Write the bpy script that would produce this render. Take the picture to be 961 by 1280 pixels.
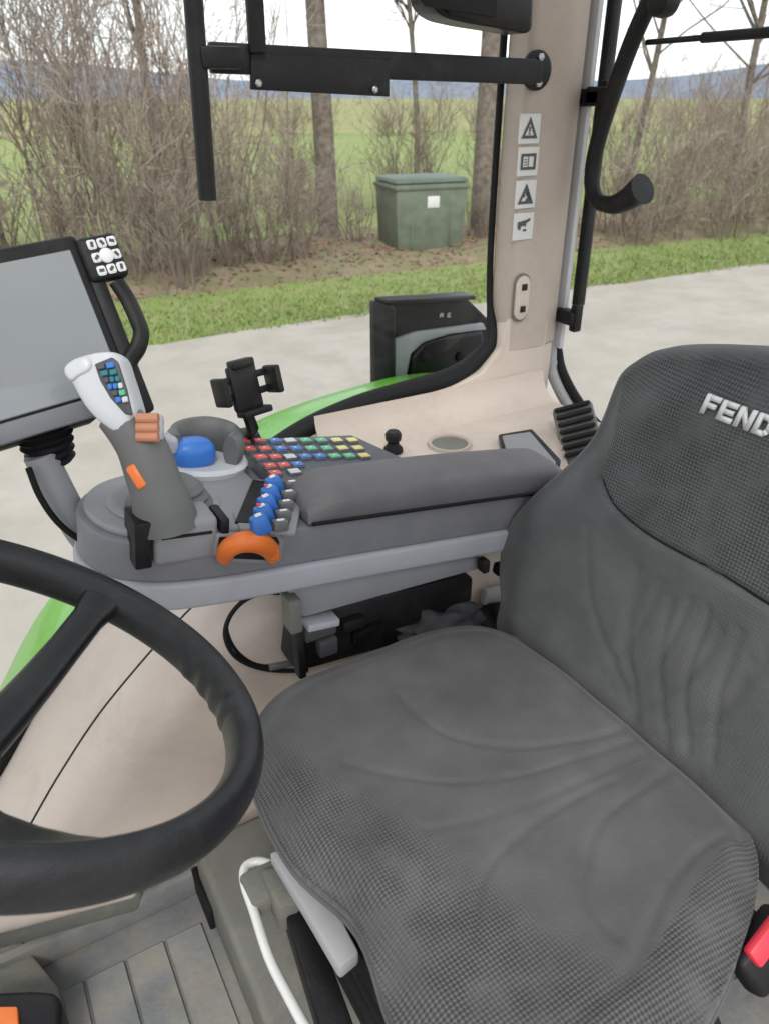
import bpy, bmesh, math, random
from mathutils import Vector, Matrix
R_ = math.radians
for o in list(bpy.data.objects): bpy.data.objects.remove(o)
scene = bpy.context.scene
COL = scene.collection

# ------------------------------------------------------------------ camera
FPX, YAW, PIT, CAMZ = 940.0, R_(30), R_(29), 1.2
cd = bpy.data.cameras.new('camera'); cam = bpy.data.objects.new('camera', cd); COL.objects.link(cam)
cam.location = (0, 0, CAMZ); cam.rotation_euler = (R_(90) - PIT, 0, -YAW)
cd.sensor_fit = 'VERTICAL'; cd.sensor_height = 36; cd.sensor_width = 27; cd.lens = FPX / 1280 * 36
cd.clip_start = 0.02; cd.clip_end = 3000
cd.dof.use_dof = True; cd.dof.focus_distance = .95; cd.dof.aperture_fstop = 9
scene.camera = cam
# ------------------------------------------------------------------ sky and sun
GZ = -1.45                       # ground level; the cab floor is z = 0
SUN_EL, SUN_AZ = R_(48), R_(205)
w = bpy.data.worlds.new('World'); scene.world = w; w.use_nodes = True
nt = w.node_tree; nt.nodes.clear()
bg = nt.nodes.new('ShaderNodeBackground'); out = nt.nodes.new('ShaderNodeOutputWorld')
sky = nt.nodes.new('ShaderNodeTexSky'); sky.sky_type = 'NISHITA'; sky.sun_disc = False
sky.sun_elevation = SUN_EL; sky.sun_rotation = SUN_AZ
tc = nt.nodes.new('ShaderNodeTexCoord'); mp = nt.nodes.new('ShaderNodeMapping'); mp.inputs['Scale'].default_value = (1, 1, 2.6)
nz = nt.nodes.new('ShaderNodeTexNoise'); nz.inputs['Scale'].default_value = 2.2; nz.inputs['Detail'].default_value = 7
cr = nt.nodes.new('ShaderNodeValToRGB')
cr.color_ramp.elements[0].position = .30; cr.color_ramp.elements[0].color = (.55, .55, .55, 1)
cr.color_ramp.elements[1].position = .62; cr.color_ramp.elements[1].color = (1, 1, 1, 1)
mx = nt.nodes.new('ShaderNodeMix'); mx.data_type = 'RGBA'
mx.inputs['B'].default_value = (8.4, 8.5, 8.8, 1)
nt.links.new(tc.outputs['Generated'], mp.inputs['Vector']); nt.links.new(mp.outputs['Vector'], nz.inputs['Vector'])
nt.links.new(nz.outputs['Fac'], cr.inputs['Fac']); nt.links.new(cr.outputs['Color'], mx.inputs['Factor'])
nt.links.new(sky.outputs['Color'], mx.inputs['A']); nt.links.new(mx.outputs['Result'], bg.inputs['Color'])
bg.inputs['Strength'].default_value = 0.12
nt.links.new(bg.outputs['Background'], out.inputs['Surface'])
sd = bpy.data.lights.new('sun', 'SUN'); sd.energy = 1.3; sd.angle = R_(14); sd.color = (1, .97, .92)
sun = bpy.data.objects.new('sun', sd); COL.objects.link(sun)
sv = Vector((math.sin(SUN_AZ) * math.cos(SUN_EL), math.cos(SUN_AZ) * math.cos(SUN_EL), math.sin(SUN_EL)))
sun.rotation_euler = sv.to_track_quat('Z', 'Y').to_euler()
vs = scene.view_settings; vs.view_transform = 'Standard'; vs.look = 'None'; vs.gamma = 1; vs.exposure = 0.76
vs.use_curve_mapping = False

# ------------------------------------------------------------------ pixel rays (direction only; the plane gives the distance)
cF = Vector((math.sin(YAW) * math.cos(PIT), math.cos(YAW) * math.cos(PIT), -math.sin(PIT)))
cR = Vector((math.cos(YAW), -math.sin(YAW), 0)); cU = cR.cross(cF); cC = Vector((0, 0, CAMZ))
def ray(x, y): return cF + cR * ((x - 480.5) / FPX) + cU * ((640 - y) / FPX)
def on(x, y, ax, val):
    d = ray(x, y); return cC + d * ((val - cC[ax]) / d[ax])
def onp(x, y, p, n):
    d = ray(x, y); return cC + d * ((p - cC).dot(n) / d.dot(n))
def dep(x, y, d): return cC + ray(x, y) * d

# ------------------------------------------------------------------ materials
MATS = {}
def mat(name, col, rough=.5, spec=.5, metal=0, var=.12, vscale=18, bump=0, bscale=300, coat=0, fn=None, col2=None, vdet=4):
    m = bpy.data.materials.new(name); m.use_nodes = True
    t = m.node_tree; b = t.nodes['Principled BSDF']
    b.inputs['Roughness'].default_value = rough; b.inputs['Metallic'].default_value = metal
    b.inputs['Specular IOR Level'].default_value = spec; b.inputs['Coat Weight'].default_value = coat
    c = t.nodes.new('ShaderNodeTexCoord')
    n = t.nodes.new('ShaderNodeTexNoise'); n.inputs['Scale'].default_value = vscale; n.inputs['Detail'].default_value = vdet
    t.links.new(c.outputs['Object'], n.inputs['Vector'])
    r = t.nodes.new('ShaderNodeValToRGB')
    lo = tuple(x * (1 - var) for x in col); hi = tuple(min(1, x * (1 + var)) for x in col)
    if col2: lo, hi = col, col2
    r.color_ramp.elements[0].position = .3; r.color_ramp.elements[0].color = (*lo, 1)
    r.color_ramp.elements[1].position = .7; r.color_ramp.elements[1].color = (*hi, 1)
    t.links.new(n.outputs['Fac'], r.inputs['Fac']); t.links.new(r.outputs['Color'], b.inputs['Base Color'])
    # roughness varies a little with the same noise
    mr = t.nodes.new('ShaderNodeMapRange'); mr.inputs['To Min'].default_value = max(0, rough - .08); mr.inputs['To Max'].default_value = min(1, rough + .08)
    t.links.new(n.outputs['Fac'], mr.inputs['Value']); t.links.new(mr.outputs['Result'], b.inputs['Roughness'])
    if bump:
        n2 = t.nodes.new('ShaderNodeTexNoise'); n2.inputs['Scale'].default_value = bscale; n2.inputs['Detail'].default_value = 3
        t.links.new(c.outputs['Object'], n2.inputs['Vector'])
        bp = t.nodes.new('ShaderNodeBump'); bp.inputs['Strength'].default_value = bump; bp.inputs['Distance'].default_value = .002
        t.links.new(n2.outputs['Fac'], bp.inputs['Height']); t.links.new(bp.outputs['Normal'], b.inputs['Normal'])
    if fn: fn(t, b, c, r)
    MATS[name] = m; return m

def knit(axes):
    """dotted knit: diamond grid of pits, faded in by the vertex attribute 'knit'"""
    def fn(t, b, c, r):
        L = t.links.new
        sep = t.nodes.new('ShaderNodeSeparateXYZ'); L(c.outputs['Object'], sep.inputs[0])
        def math_(op, a, bb=None):
            n = t.nodes.new('ShaderNodeMath'); n.operation = op
            for i, v in enumerate((a, bb)):
                if v is None: continue
                if isinstance(v, (int, float)): n.inputs[i].default_value = v
                else: L(v, n.inputs[i])
            return n.outputs[0]
        u, v = sep.outputs[axes[0]], sep.outputs[axes[1]]
        K = 2 * math.pi / .0088
        a = math_('SINE', math_('MULTIPLY', math_('ADD', u, v), K)); d = math_('SINE', math_('MULTIPLY', math_('SUBTRACT', u, v), K))
        p = math_('MULTIPLY', a, d)                       # -1..1
        at = t.nodes.new('ShaderNodeAttribute'); at.attribute_name = 'knit'
        n3 = t.nodes.new('ShaderNodeTexNoise'); n3.inputs['Scale'].default_value = 24; L(c.outputs['Object'], n3.inputs['Vector'])
        fade = t.nodes.new('ShaderNodeMapRange'); fade.inputs['From Min'].default_value = .3; fade.inputs['From Max'].default_value = .6; fade.inputs['To Min'].default_value = .15
        L(n3.outputs['Fac'], fade.inputs['Value'])
        msk = math_('MULTIPLY', at.outputs['Fac'], fade.outputs['Result'])
        mix = t.nodes.new('ShaderNodeMix'); mix.data_type = 'RGBA'; mix.blend_type = 'MULTIPLY'
        rr = t.nodes.new('ShaderNodeValToRGB'); rr.color_ramp.elements[0].position = .25; rr.color_ramp.elements[0].color = (.47, .47, .48, 1)
        rr.color_ramp.elements[1].position = .75; rr.color_ramp.elements[1].color = (1.28, 1.28, 1.30, 1)
        sc = math_('MULTIPLY_ADD', p, .5); t.nodes[-1].inputs[2].default_value = .5
        L(sc, rr.inputs['Fac']); L(msk, mix.inputs['Factor']); L(r.outputs['Color'], mix.inputs['A']); L(rr.outputs['Color'], mix.inputs['B'])
        L(mix.outputs['Result'], b.inputs['Base Color'])
        bp = t.nodes.new('ShaderNodeBump'); bp.inputs['Strength'].default_value = .8; bp.inputs['Distance'].default_value = .0018
        nb = t.nodes.new('ShaderNodeTexNoise'); nb.inputs['Scale'].default_value = 420; L(c.outputs['Object'], nb.inputs['Vector'])
        hsum = math_('ADD', math_('MULTIPLY', p, msk), math_('MULTIPLY', nb.outputs['Fac'], .5))
        L(hsum, bp.inputs['Height']); L(bp.outputs['Normal'], b.inputs['Normal'])
        b.inputs['Sheen Weight'].default_value = .12; b.inputs['Sheen Roughness'].default_value = .5
    return fn
def grime(col, amt, sc=7, lo=.48, hi=.68, sc2=None):
    """soft dirt patches and fine specks with a shape of their own"""
    def fn(t, b, c, r):
        L = t.links.new
        n = t.nodes.new('ShaderNodeTexNoise'); n.inputs['Scale'].default_value = sc; n.inputs['Detail'].default_value = 9; n.inputs['Roughness'].default_value = .7; n.inputs['Distortion'].default_value = .6
        L(c.outputs['Object'], n.inputs['Vector'])
        mr = t.nodes.new('ShaderNodeMapRange'); mr.inputs['From Min'].default_value = lo; mr.inputs['From Max'].default_value = hi; mr.inputs['To Max'].default_value = amt
        L(n.outputs['Fac'], mr.inputs['Value'])
        v = t.nodes.new('ShaderNodeTexNoise'); v.inputs['Scale'].default_value = sc2 or sc * 28; v.inputs['Detail'].default_value = 2; L(c.outputs['Object'], v.inputs['Vector'])
        m2 = t.nodes.new('ShaderNodeMapRange'); m2.inputs['From Min'].default_value = .66; m2.inputs['From Max'].default_value = .74; m2.inputs['To Max'].default_value = amt * .8
        L(v.outputs['Fac'], m2.inputs['Value'])
        mx_ = t.nodes.new('ShaderNodeMath'); mx_.operation = 'MAXIMUM'; L(mr.outputs['Result'], mx_.inputs[0]); L(m2.outputs['Result'], mx_.inputs[1])
        m = t.nodes.new('ShaderNodeMix'); m.data_type = 'RGBA'; m.inputs['B'].default_value = (*col, 1)
        L(mx_.outputs[0], m.inputs['Factor']); L(r.outputs['Color'], m.inputs['A']); L(m.outputs['Result'], b.inputs['Base Color'])
    return fn
mat('seat_fabric', (.096, .094, .095), .85, .25, var=.20, vscale=14, fn=knit((0, 1)), vdet=5)
mat('back_fabric', (.088, .089, .090), .85, .25, var=.20, vscale=14, fn=knit((1, 2)), vdet=5)
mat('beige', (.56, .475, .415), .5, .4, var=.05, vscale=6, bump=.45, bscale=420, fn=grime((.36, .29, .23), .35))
mat('beige_shaded', (.45, .375, .322), .5, .4, var=.05, vscale=6, bump=.45, bscale=420, fn=grime((.30, .245, .20), .3))  # same plastic as beige, darkened: the pillar's shade is put into the colour
mat('black_plastic', (.007, .007, .008), .5, .3, var=.25, bump=.25, bscale=600, fn=grime((.06, .055, .05), .3, 12))
mat('black_gloss', (.006, .006, .007), .3, .35, var=.2)
mat('rubber', (.007, .007, .008), .65, .25, var=.3)
mat('wheel_rubber', (.0065, .007, .009), .34, .5, var=.2, bump=.3, bscale=700, fn=grime((.045, .045, .045), .35, 11))
mat('console_dark', (.175, .178, .195), .55, .4, var=.06, bump=.25, bscale=600, fn=grime((.30, .28, .25), .22, 10))
mat('console_light', (.36, .365, .40), .5, .4, var=.05, bump=.2, bscale=600, fn=grime((.30, .28, .25), .22, 10))
mat('console_mid', (.25, .253, .268), .5, .4, var=.05, bump=.2, bscale=600, fn=grime((.30, .28, .25), .22, 10))
mat('pad', (.135, .128, .134), .6, .45, var=.12, vscale=10, bump=.35, bscale=260, fn=grime((.20, .185, .17), .3, 14))
mat('grip_grey', (.125, .125, .123), .55, .4, var=.08)
mat('shell_white', (.55, .56, .58), .35, .5, var=.04)
mat('orange', (.75, .17, .025), .4, .5, var=.08)
mat('key_base', (.095, .10, .115), .5, .4, var=.1)
mat('copper', (.50, .22, .13), .35, .5, var=.1)
mat('blue', (.035, .16, .52), .4, .5, var=.1)
mat('teal', (.02, .15, .19), .4, .5, var=.1)
mat('red', (.68, .08, .06), .4, .5, var=.1)
mat('buckle_red', (.72, .035, .06), .4, .5, var=.06)
mat('green_key', (.10, .42, .22), .4, .5, var=.1)
mat('yellow_key', (.66, .56, .18), .4, .5, var=.1)
mat('white_print', (.70, .70, .70), .5, .4, var=.04)
mat('sticker_white', (.62, .61, .60), .5, .4, var=.05)
mat('mark_grey', (.07, .07, .075), .5, .4)
mat('screen', (.22, .235, .245), .30, 1.0, var=.03, vscale=1, vdet=0, coat=.7, fn=grime((.22, .22, .22), .25, 9))
mat('fender_green', (.17, .50, .065), .3, .5, var=.06, coat=.4)
mat('floor_rubber', (.175, .183, .183), .5, .45, var=.25, vscale=9, bump=.6, bscale=90, vdet=7, fn=grime((.27, .24, .19), .75, 9, .45, .66, 160))
mat('pedestal_grey', (.145, .145, .128), .6, .4, var=.15, vscale=8, bump=.3, bscale=200, vdet=7, fn=grime((.25, .22, .17), .6, 12, .5, .68, 200))
mat('steel_white', (.62, .62, .60), .35, .5, var=.06)
mat('trim_grey', (.34, .34, .35), .5, .4, var=.06)
mat('metal', (.45, .45, .46), .35, .5, metal=.8)
mat('cloth_dark', (.05, .05, .055), .9, .2, var=.3, vscale=40)
mat('roof_lining', (.45, .42, .39), .8, .3, var=.04)
mat('bin_green', (.125, .147, .105), .5, .4, var=.2, vscale=5, vdet=6)
mat('bin_lid', (.095, .125, .098), .5, .4, var=.2, vscale=5)
mat('bark', (.085, .066, .050), .9, .2, var=.35, vscale=14, bump=1, bscale=40, vdet=7)
mat('bark_dark', (.17, .14, .115), .9, .2, var=.4, vscale=10, bump=1, bscale=40, vdet=7)
mat('twig', (.21, .165, .135), .9, .2, var=.3, vscale=3)
mat('twig_pale', (.29, .235, .195), .9, .2, var=.3, vscale=3)
mat('leaf_litter', (.22, .13, .08), .9, .2, var=.35, vscale=60)

def ground_mat(name, c1, c2, c3, s1, s2, bump=.5, bs=30, rough=.9):
    def fn(t, b, c, r):
        L = t.links.new
        n = t.nodes.new('ShaderNodeTexNoise'); n.inputs['Scale'].default_value = s2; n.inputs['Detail'].default_value = 8; n.inputs['Roughness'].default_value = .65
        L(c.outputs['Object'], n.inputs['Vector'])
        r2 = t.nodes.new('ShaderNodeValToRGB'); r2.color_ramp.elements[0].position = .42; r2.color_ramp.elements[1].position = .62
        L(n.outputs['Fac'], r2.inputs['Fac'])
        m = t.nodes.new('ShaderNodeMix'); m.data_type = 'RGBA'; m.inputs['B'].default_value = (*c3, 1)
        L(r2.outputs['Color'], m.inputs['Factor']); L(r.outputs['Color'], m.inputs['A']); L(m.outputs['Result'], b.inputs['Base Color'])
    return mat(name, c1, rough, .2, vscale=s1, col2=c2, bump=bump, bscale=bs, fn=fn, vdet=8)
ground_mat('field', (.20, .225, .075), (.27, .275, .11), (.25, .235, .11), .12, .5)
ground_mat('verge', (.155, .215, .06), (.215, .285, .085), (.25, .265, .115), 1.2, 3.5)
ground_mat('gravel', (.35, .32, .282), (.39, .36, .322), (.325, .297, .26), .35, 1.6, bump=.25, bs=60)
ground_mat('bank', (.20, .15, .105), (.27, .205, .15), (.17, .17, .085), 1.5, 4, bump=1, bs=20)
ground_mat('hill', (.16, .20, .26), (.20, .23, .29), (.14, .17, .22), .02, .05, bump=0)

def glass_mat():
    m = bpy.data.materials.new('glass'); m.use_nodes = True; t = m.node_tree; t.nodes.clear()
    o = t.nodes.new('ShaderNodeOutputMaterial'); tr = t.nodes.new('ShaderNodeBsdfTransparent'); gl = t.nodes.new('ShaderNodeBsdfGlossy')
    tr.inputs['Color'].default_value = (.93, .96, .945, 1); gl.inputs['Roughness'].default_value = .02
    fr = t.nodes.new('ShaderNodeFresnel'); fr.inputs['IOR'].default_value = 1.35
    mxs = t.nodes.new('ShaderNodeMixShader')
    t.links.new(fr.outputs[0], mxs.inputs[0]); t.links.new(tr.outputs[0], mxs.inputs[1]); t.links.new(gl.outputs[0], mxs.inputs[2])
    t.links.new(mxs.outputs[0], o.inputs['Surface']); MATS['glass'] = m
glass_mat()

# ------------------------------------------------------------------ scene-graph helpers
MW = {}                           # world matrices of thing roots
def tag(o, label=None, cat=None, group=None, kind=None):
    if label: o['label'] = label
    if cat: o['category'] = cat
    if group: o['group'] = group
    if kind: o['kind'] = kind
    return o
def thing(name, label, cat, loc, group=None):
    o = bpy.data.objects.new(name, None); COL.objects.link(o); o.location = loc; o.empty_display_size = .1
    MW[o.name] = Matrix.Translation(Vector(loc)); return tag(o, label, cat, group)
def link(name, me, mats, parent=None, angle=40):
    for m in (mats if isinstance(mats, (list, tuple)) else [mats]): me.materials.append(MATS[m])
    me.polygons.foreach_set('use_smooth', [True] * len(me.polygons))
    if angle is not None: me.set_sharp_from_angle(angle=R_(angle))
    o = bpy.data.objects.new(name, me); COL.objects.link(o)
    if parent is not None:
        root = parent
        M = MW.get(root.name)
        if M is None: M = MW[root.parent.name]          # sub-part: parts sit at identity under the root
        me.transform(M.inverted()); o.parent = parent
    return o
def mesh(name, verts, faces, mats, parent=None, angle=40, fmat=None):
    me = bpy.data.meshes.new(name); me.from_pydata([tuple(v) for v in verts], [], faces)
    bm = bmesh.new(); bm.from_mesh(me); bmesh.ops.recalc_face_normals(bm, faces=bm.faces); bm.to_mesh(me); bm.free()
    me.update()
    if fmat: me.polygons.foreach_set('material_index', fmat)
    return link(name, me, mats, parent, angle)
def frombm(name, bm, mats, parent=None, angle=40):
    bmesh.ops.recalc_face_normals(bm, faces=bm.faces)
    me = bpy.data.meshes.new(name); bm.to_mesh(me); bm.free()
    return link(name, me, mats, parent, angle)
def rbox(name, size, M, mats, parent, bev=.004, seg=2, taper=None, angle=40):
    """bevelled box; M places the unit frame; taper = (sx, sy) scale of the +z face"""
    bm = bmesh.new(); bmesh.ops.create_cube(bm, size=1)
    for v in bm.verts:
        v.co = Vector((v.co.x * size[0], v.co.y * size[1], v.co.z * size[2]))
        if taper and v.co.z > 0: v.co.x *= taper[0]; v.co.y *= taper[1]
    if bev: bmesh.ops.bevel(bm, geom=bm.edges[:], offset=bev, segments=seg, affect='EDGES', profile=.5)
    bm.transform(M); return frombm(name, bm, mats, parent, angle)
def T(x, y=None, z=None): return Matrix.Translation(Vector((x, y, z)) if y is not None else Vector(x))
def frame(o, x, y):
    """matrix from origin and two (roughly orthogonal) axes"""
    x = Vector(x).normalized(); z = x.cross(Vector(y)).normalized(); y = z.cross(x)
    return Matrix(((x.x, y.x, z.x, o[0]), (x.y, y.y, z.y, o[1]), (x.z, y.z, z.z, o[2]), (0, 0, 0, 1)))
def prism(name, pts, d, mats, parent, bev=0, seg=2, angle=40):
    """polygon of world points extruded by world vector d"""
    bm = bmesh.new(); vs = [bm.verts.new(p) for p in pts]; f = bm.faces.new(vs)
    r = bmesh.ops.extrude_face_region(bm, geom=[f]); bmesh.ops.translate(bm, verts=[g for g in r['geom'] if isinstance(g, bmesh.types.BMVert)], vec=Vector(d))
    if bev: bmesh.ops.bevel(bm, geom=bm.edges[:], offset=bev, segments=seg, affect='EDGES', profile=.5)
    return frombm(name, bm, mats, parent, angle)
def pillow(name, pts, d, mats, parent, inset=.16):
    """thick rounded slab: outline pts, thickness vector d, edges rolled in towards the middle"""
    c = sum(pts, Vector()) / len(pts); n = len(pts); V = []; F = []; d = Vector(d)
    st = ((.45, -.03), (1 - inset, .0), (1 - inset * .45, .06), (1 - inset * .12, .18), (1, .38), (1, .60), (1 - inset * .15, .80), (1 - inset * .6, .95), (1 - inset * 1.2, 1))
    for k, t in st: V += [c + (p - c) * k + d * t for p in pts]
    for i in range(len(st) - 1):
        for k in range(n): F.append((i * n + k, i * n + (k + 1) % n, (i + 1) * n + (k + 1) % n, (i + 1) * n + k))
    F.append(tuple(range(n))); F.append(tuple(range((len(st) - 1) * n, len(st) * n))); return mesh(name, V, F, mats, parent, 60)
def smooth(pts, n=8, closed=False):
    pts = [Vector(p) for p in pts]; N = len(pts); outp = []
    rng = range(N if closed else N - 1)
    for i in rng:
        p1, p2 = pts[i], pts[(i + 1) % N]
        p0 = pts[i - 1] if (closed or i > 0) else p1 * 2 - p2
        p3 = pts[(i + 2) % N] if (closed or i + 2 < N) else p2 * 2 - p1
        for k in range(n):
            t = k / n
            outp.append(.5 * ((2 * p1) + (p2 - p0) * t + (2 * p0 - 5 * p1 + 4 * p2 - p3) * t * t + (3 * p1 - p0 - 3 * p2 + p3) * t ** 3))
    if not closed: outp.append(pts[-1])
    return outp
def tube_data(pts, rad, seg=10, closed=False, flat=None, up=None):
    """verts, faces of a swept tube. rad: number or list; flat=(a,b) squashes the section"""
    pts = [Vector(p) for p in pts]; N = len(pts); V = []; F = []
    n0 = None
    for i, p in enumerate(pts):
        a = pts[i - 1] if (i or closed) else p; b = pts[(i + 1) % N] if (i + 1 < N or closed) else p
        t = (b - a).normalized()
        if up is not None: n0 = Vector(up) - t * Vector(up).dot(t)
        elif n0 is None: n0 = t.orthogonal()
        else: n0 = n0 - t * n0.dot(t)
        n0.normalize(); bn = t.cross(n0)
        r = rad[i] if isinstance(rad, (list, tuple)) else rad
        fa, fb = flat or (1, 1)
        for k in range(seg):
            th = 2 * math.pi * k / seg; V.append(p + (n0 * math.cos(th) * fa + bn * math.sin(th) * fb) * r)
    for i in range(N if closed else N - 1):
        for k in range(seg):
            a = i * seg + k; b = i * seg + (k + 1) % seg; c = ((i + 1) % N) * seg + (k + 1) % seg; d = ((i + 1) % N) * seg + k
            F.append((a, b, c, d))
    if not closed:
        F.append(tuple(range(seg))[::-1]); F.append(tuple(range((N - 1) * seg, N * seg)))
    return V, F
def tube(name, pts, rad, mats, parent, seg=10, closed=False, flat=None, up=None, angle=50):
    V, F = tube_data(pts, rad, seg, closed, flat, up); return mesh(name, V, F, mats, parent, angle)
def lathe(name, prof, M, mats, parent, seg=32, angle=40, fmat=None):
    """prof: (r, z) list"""
    V = []; F = []; fm = []; n = len(prof)
    for r, z in prof:
        for k in range(seg):
            th = 2 * math.pi * k / seg; V.append(M @ Vector((max(r, 1e-5) * math.cos(th), max(r, 1e-5) * math.sin(th), z)))
    for i in range(n - 1):
        for k in range(seg):
            F.append((i * seg + k, i * seg + (k + 1) % seg, (i + 1) * seg + (k + 1) % seg, (i + 1) * seg + k)); fm.append(fmat[i] if fmat else 0)
    F.append(tuple(range(seg))[::-1]); fm.append(fmat[0] if fmat else 0); F.append(tuple(range((n - 1) * seg, n * seg))); fm.append(fmat[-1] if fmat else 0)
    return mesh(name, V, F, mats, parent, angle, fm)
def polyline_dist(px, py, pl):
    best = 9
    for (ax, ay), (bx, by) in zip(pl, pl[1:]):
        dx, dy = bx - ax, by - ay; L = dx * dx + dy * dy
        t = max(0, min(1, ((px - ax) * dx + (py - ay) * dy) / L)) if L else 0
        d = (px - ax - dx * t) ** 2 + (py - ay - dy * t) ** 2
        if d < best: best = d
    return math.sqrt(best)
def sstep(a, b, x):
    t = max(0, min(1, (x - a) / (b - a))); return t * t * (3 - 2 * t)

# =================================================================== THE PLACE OUTSIDE
def sheet(name, x0, x1, y0, y1, z, m, nx=1, ny=1, hf=None, kind='structure'):
    V = [(x0 + (x1 - x0) * i / nx, y0 + (y1 - y0) * j / ny, 0) for j in range(ny + 1) for i in range(nx + 1)]
    V = [(a, b, z + (hf(a, b) if hf else 0)) for a, b, _ in V]
    F = [(j * (nx + 1) + i, j * (nx + 1) + i + 1, (j + 1) * (nx + 1) + i + 1, (j + 1) * (nx + 1) + i) for j in range(ny) for i in range(nx)]
    o = mesh(name, V, F, m, None, None); o['kind'] = kind; return o
random.seed(7)
sheet('ground', -900, 900, -300, 1500, GZ - .03, 'field', 30, 30)
# gravel yard: far edge wanders around y = 9
def yard():
    V = []; F = []; n = 120
    for i in range(n + 1):
        x = -40 + 110 * i / n
        e = 9.25 - .055 * max(0, x - 3) + .12 * math.sin(x * 1.7) + .08 * math.sin(x * 4.3 + 1)
        V += [(x, -30, GZ), (x, e, GZ)]
    for i in range(n): F.append((2 * i, 2 * i + 2, 2 * i + 3, 2 * i + 1))
    o = mesh('gravel_yard', V, F, 'gravel', None, None); o['kind'] = 'structure'
yard()
def bumpy(a, b): return .03 * math.sin(a * 2.1 + b) + .03 * math.sin(b * 3.3 - a * .7) + .02 * math.sin(a * 7 + b * 5)
sheet('grass_verge', -40, 70, 6, 60, GZ - .012, 'verge', 4, 4)
def bank_h(a, b):
    k = sstep(11.4, 12.6, b + .045 * max(0, a - 3)) * (1 - sstep(14.5, 16.5, b)); return k * (.14 + bumpy(a, b)) - .03 * (1 - k)
sheet('hedge_bank', -14, 26, 10.8, 17, GZ, 'bank', 160, 40, bank_h)
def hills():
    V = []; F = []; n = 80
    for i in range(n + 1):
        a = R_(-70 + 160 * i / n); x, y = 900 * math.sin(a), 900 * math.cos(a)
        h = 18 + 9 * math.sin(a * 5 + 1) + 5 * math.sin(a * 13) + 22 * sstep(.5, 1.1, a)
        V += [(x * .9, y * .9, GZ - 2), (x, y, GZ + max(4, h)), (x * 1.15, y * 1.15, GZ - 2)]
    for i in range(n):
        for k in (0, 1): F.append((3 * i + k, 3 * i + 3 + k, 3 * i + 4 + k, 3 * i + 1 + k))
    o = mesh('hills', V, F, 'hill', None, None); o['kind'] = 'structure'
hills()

# grass blades on the verge (nobody could count them)
def grass():
    rnd = random.Random(3); V = []; F = []
    for i in range(26000):
        x = rnd.uniform(-4, 24); y0 = 9.25 - .055 * max(0, x - 3)
        y = y0 + abs(rnd.gauss(0, 1.15)) - .08
        if y > 13: continue
        h = rnd.uniform(.03, .10) * (1.3 if rnd.random() < .12 else 1); a = rnd.uniform(0, 6.28); wd = rnd.uniform(.008, .016)
        lx, ly = rnd.gauss(0, .05), rnd.gauss(0, .05); k = len(V); c, s = math.cos(a) * wd, math.sin(a) * wd
        z = GZ - .02
        V += [(x - c, y - s, z), (x + c, y + s, z), (x + lx, y + ly, z + h)]; F.append((k, k + 1, k + 2))
    me = bpy.data.meshes.new('verge_grass'); me.from_pydata(V, [], F); me.update()
    o = link('verge_grass', me, 'verge', None, None); tag(o, 'short green grass along the far edge of the gravel yard', 'grass', kind='stuff')
grass()
def litter():
    rnd = random.Random(5); V = []; F = []
    for i in range(9000):
        x = rnd.uniform(-8, 24); y = rnd.gauss(13.0, .9) - .045 * max(0, x - 3)
        if y < 11.2 or y > 16: continue
        z = GZ + bank_h(x, y) + rnd.uniform(.005, .04); a = rnd.uniform(0, 6.28); s = rnd.uniform(.02, .05); k = len(V)
        u = Vector((math.cos(a), math.sin(a), rnd.uniform(-.5, .5))) * s; v = Vector((-math.sin(a), math.cos(a), rnd.uniform(-.5, .5))) * s * .7; c = Vector((x, y, z))
        V += [c - u, c - v, c + u, c + v]; F.append((k, k + 1, k + 2, k + 3))
    me = bpy.data.meshes.new('fallen_leaves'); me.from_pydata([tuple(v) for v in V], [], F); me.update()
    o = link('fallen_leaves', me, 'leaf_litter', None, None); tag(o, 'brown fallen leaves under the bare hedge', 'leaves', kind='stuff')
litter()

# ---- bare trees and shrubs: each a trunk (with limbs) and a crown of twigs
class Wood:
    def __init__(s): s.V = []; s.F = []
    def limb(s, pts, r0, r1, seg):
        n = len(pts); rad = [r0 + (r1 - r0) * i / (n - 1) for i in range(n)]
        V, F = tube_data(pts, rad, seg); k = len(s.V); s.V += V; s.F += [tuple(a + k for a in f) for f in F[:-2]]
    def build(s, name, m, parent): 
        me = bpy.data.meshes.new(name); me.from_pydata([tuple(v) for v in s.V], [], s.F); me.update(); return link(name, me, m, parent, None)
def walk(rnd, p, d, L, n, wob, lift):
    pts = [p.copy()]; d = d.normalized()
    for i in range(n):
        d = (d + Vector((rnd.gauss(0, wob), rnd.gauss(0, wob), rnd.gauss(0, wob) + lift))).normalized(); p = p + d * (L / n); pts.append(p.copy())
    return pts
def turn(rnd, d, ang):
    o = d.orthogonal().normalized(); o.rotate(Matrix.Rotation(rnd.uniform(0, 6.28), 3, d)); return (d * math.cos(ang) + o * math.sin(ang)).normalized()
def grow(rnd, W, tw, p, d, L, r, lev, maxlev, kids, lift):
    n = 5 if lev < 2 else 3
    pts = walk(rnd, p, d, L, n, .035 if lev == 0 else .16, lift)
    (W if lev <= 1 else tw).limb(pts, r, r * (.55 if lev == 0 else .3), 9 if lev == 0 else (5 if lev == 1 else 3))
    if lev >= maxlev: return
    for k in range(kids[lev]):
        t = rnd.uniform(.35 if lev == 0 else .2, 1) * n; i = min(n - 1, int(t)); q = pts[i].lerp(pts[i + 1], t - i); dd = (pts[i + 1] - pts[i]).normalized()
        grow(rnd, W, tw, q, turn(rnd, dd, rnd.uniform(.45, 1.0)), L * rnd.uniform(.34, .6), r * rnd.uniform(.28, .45), lev + 1, maxlev, kids, lift * 1.2)
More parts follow.
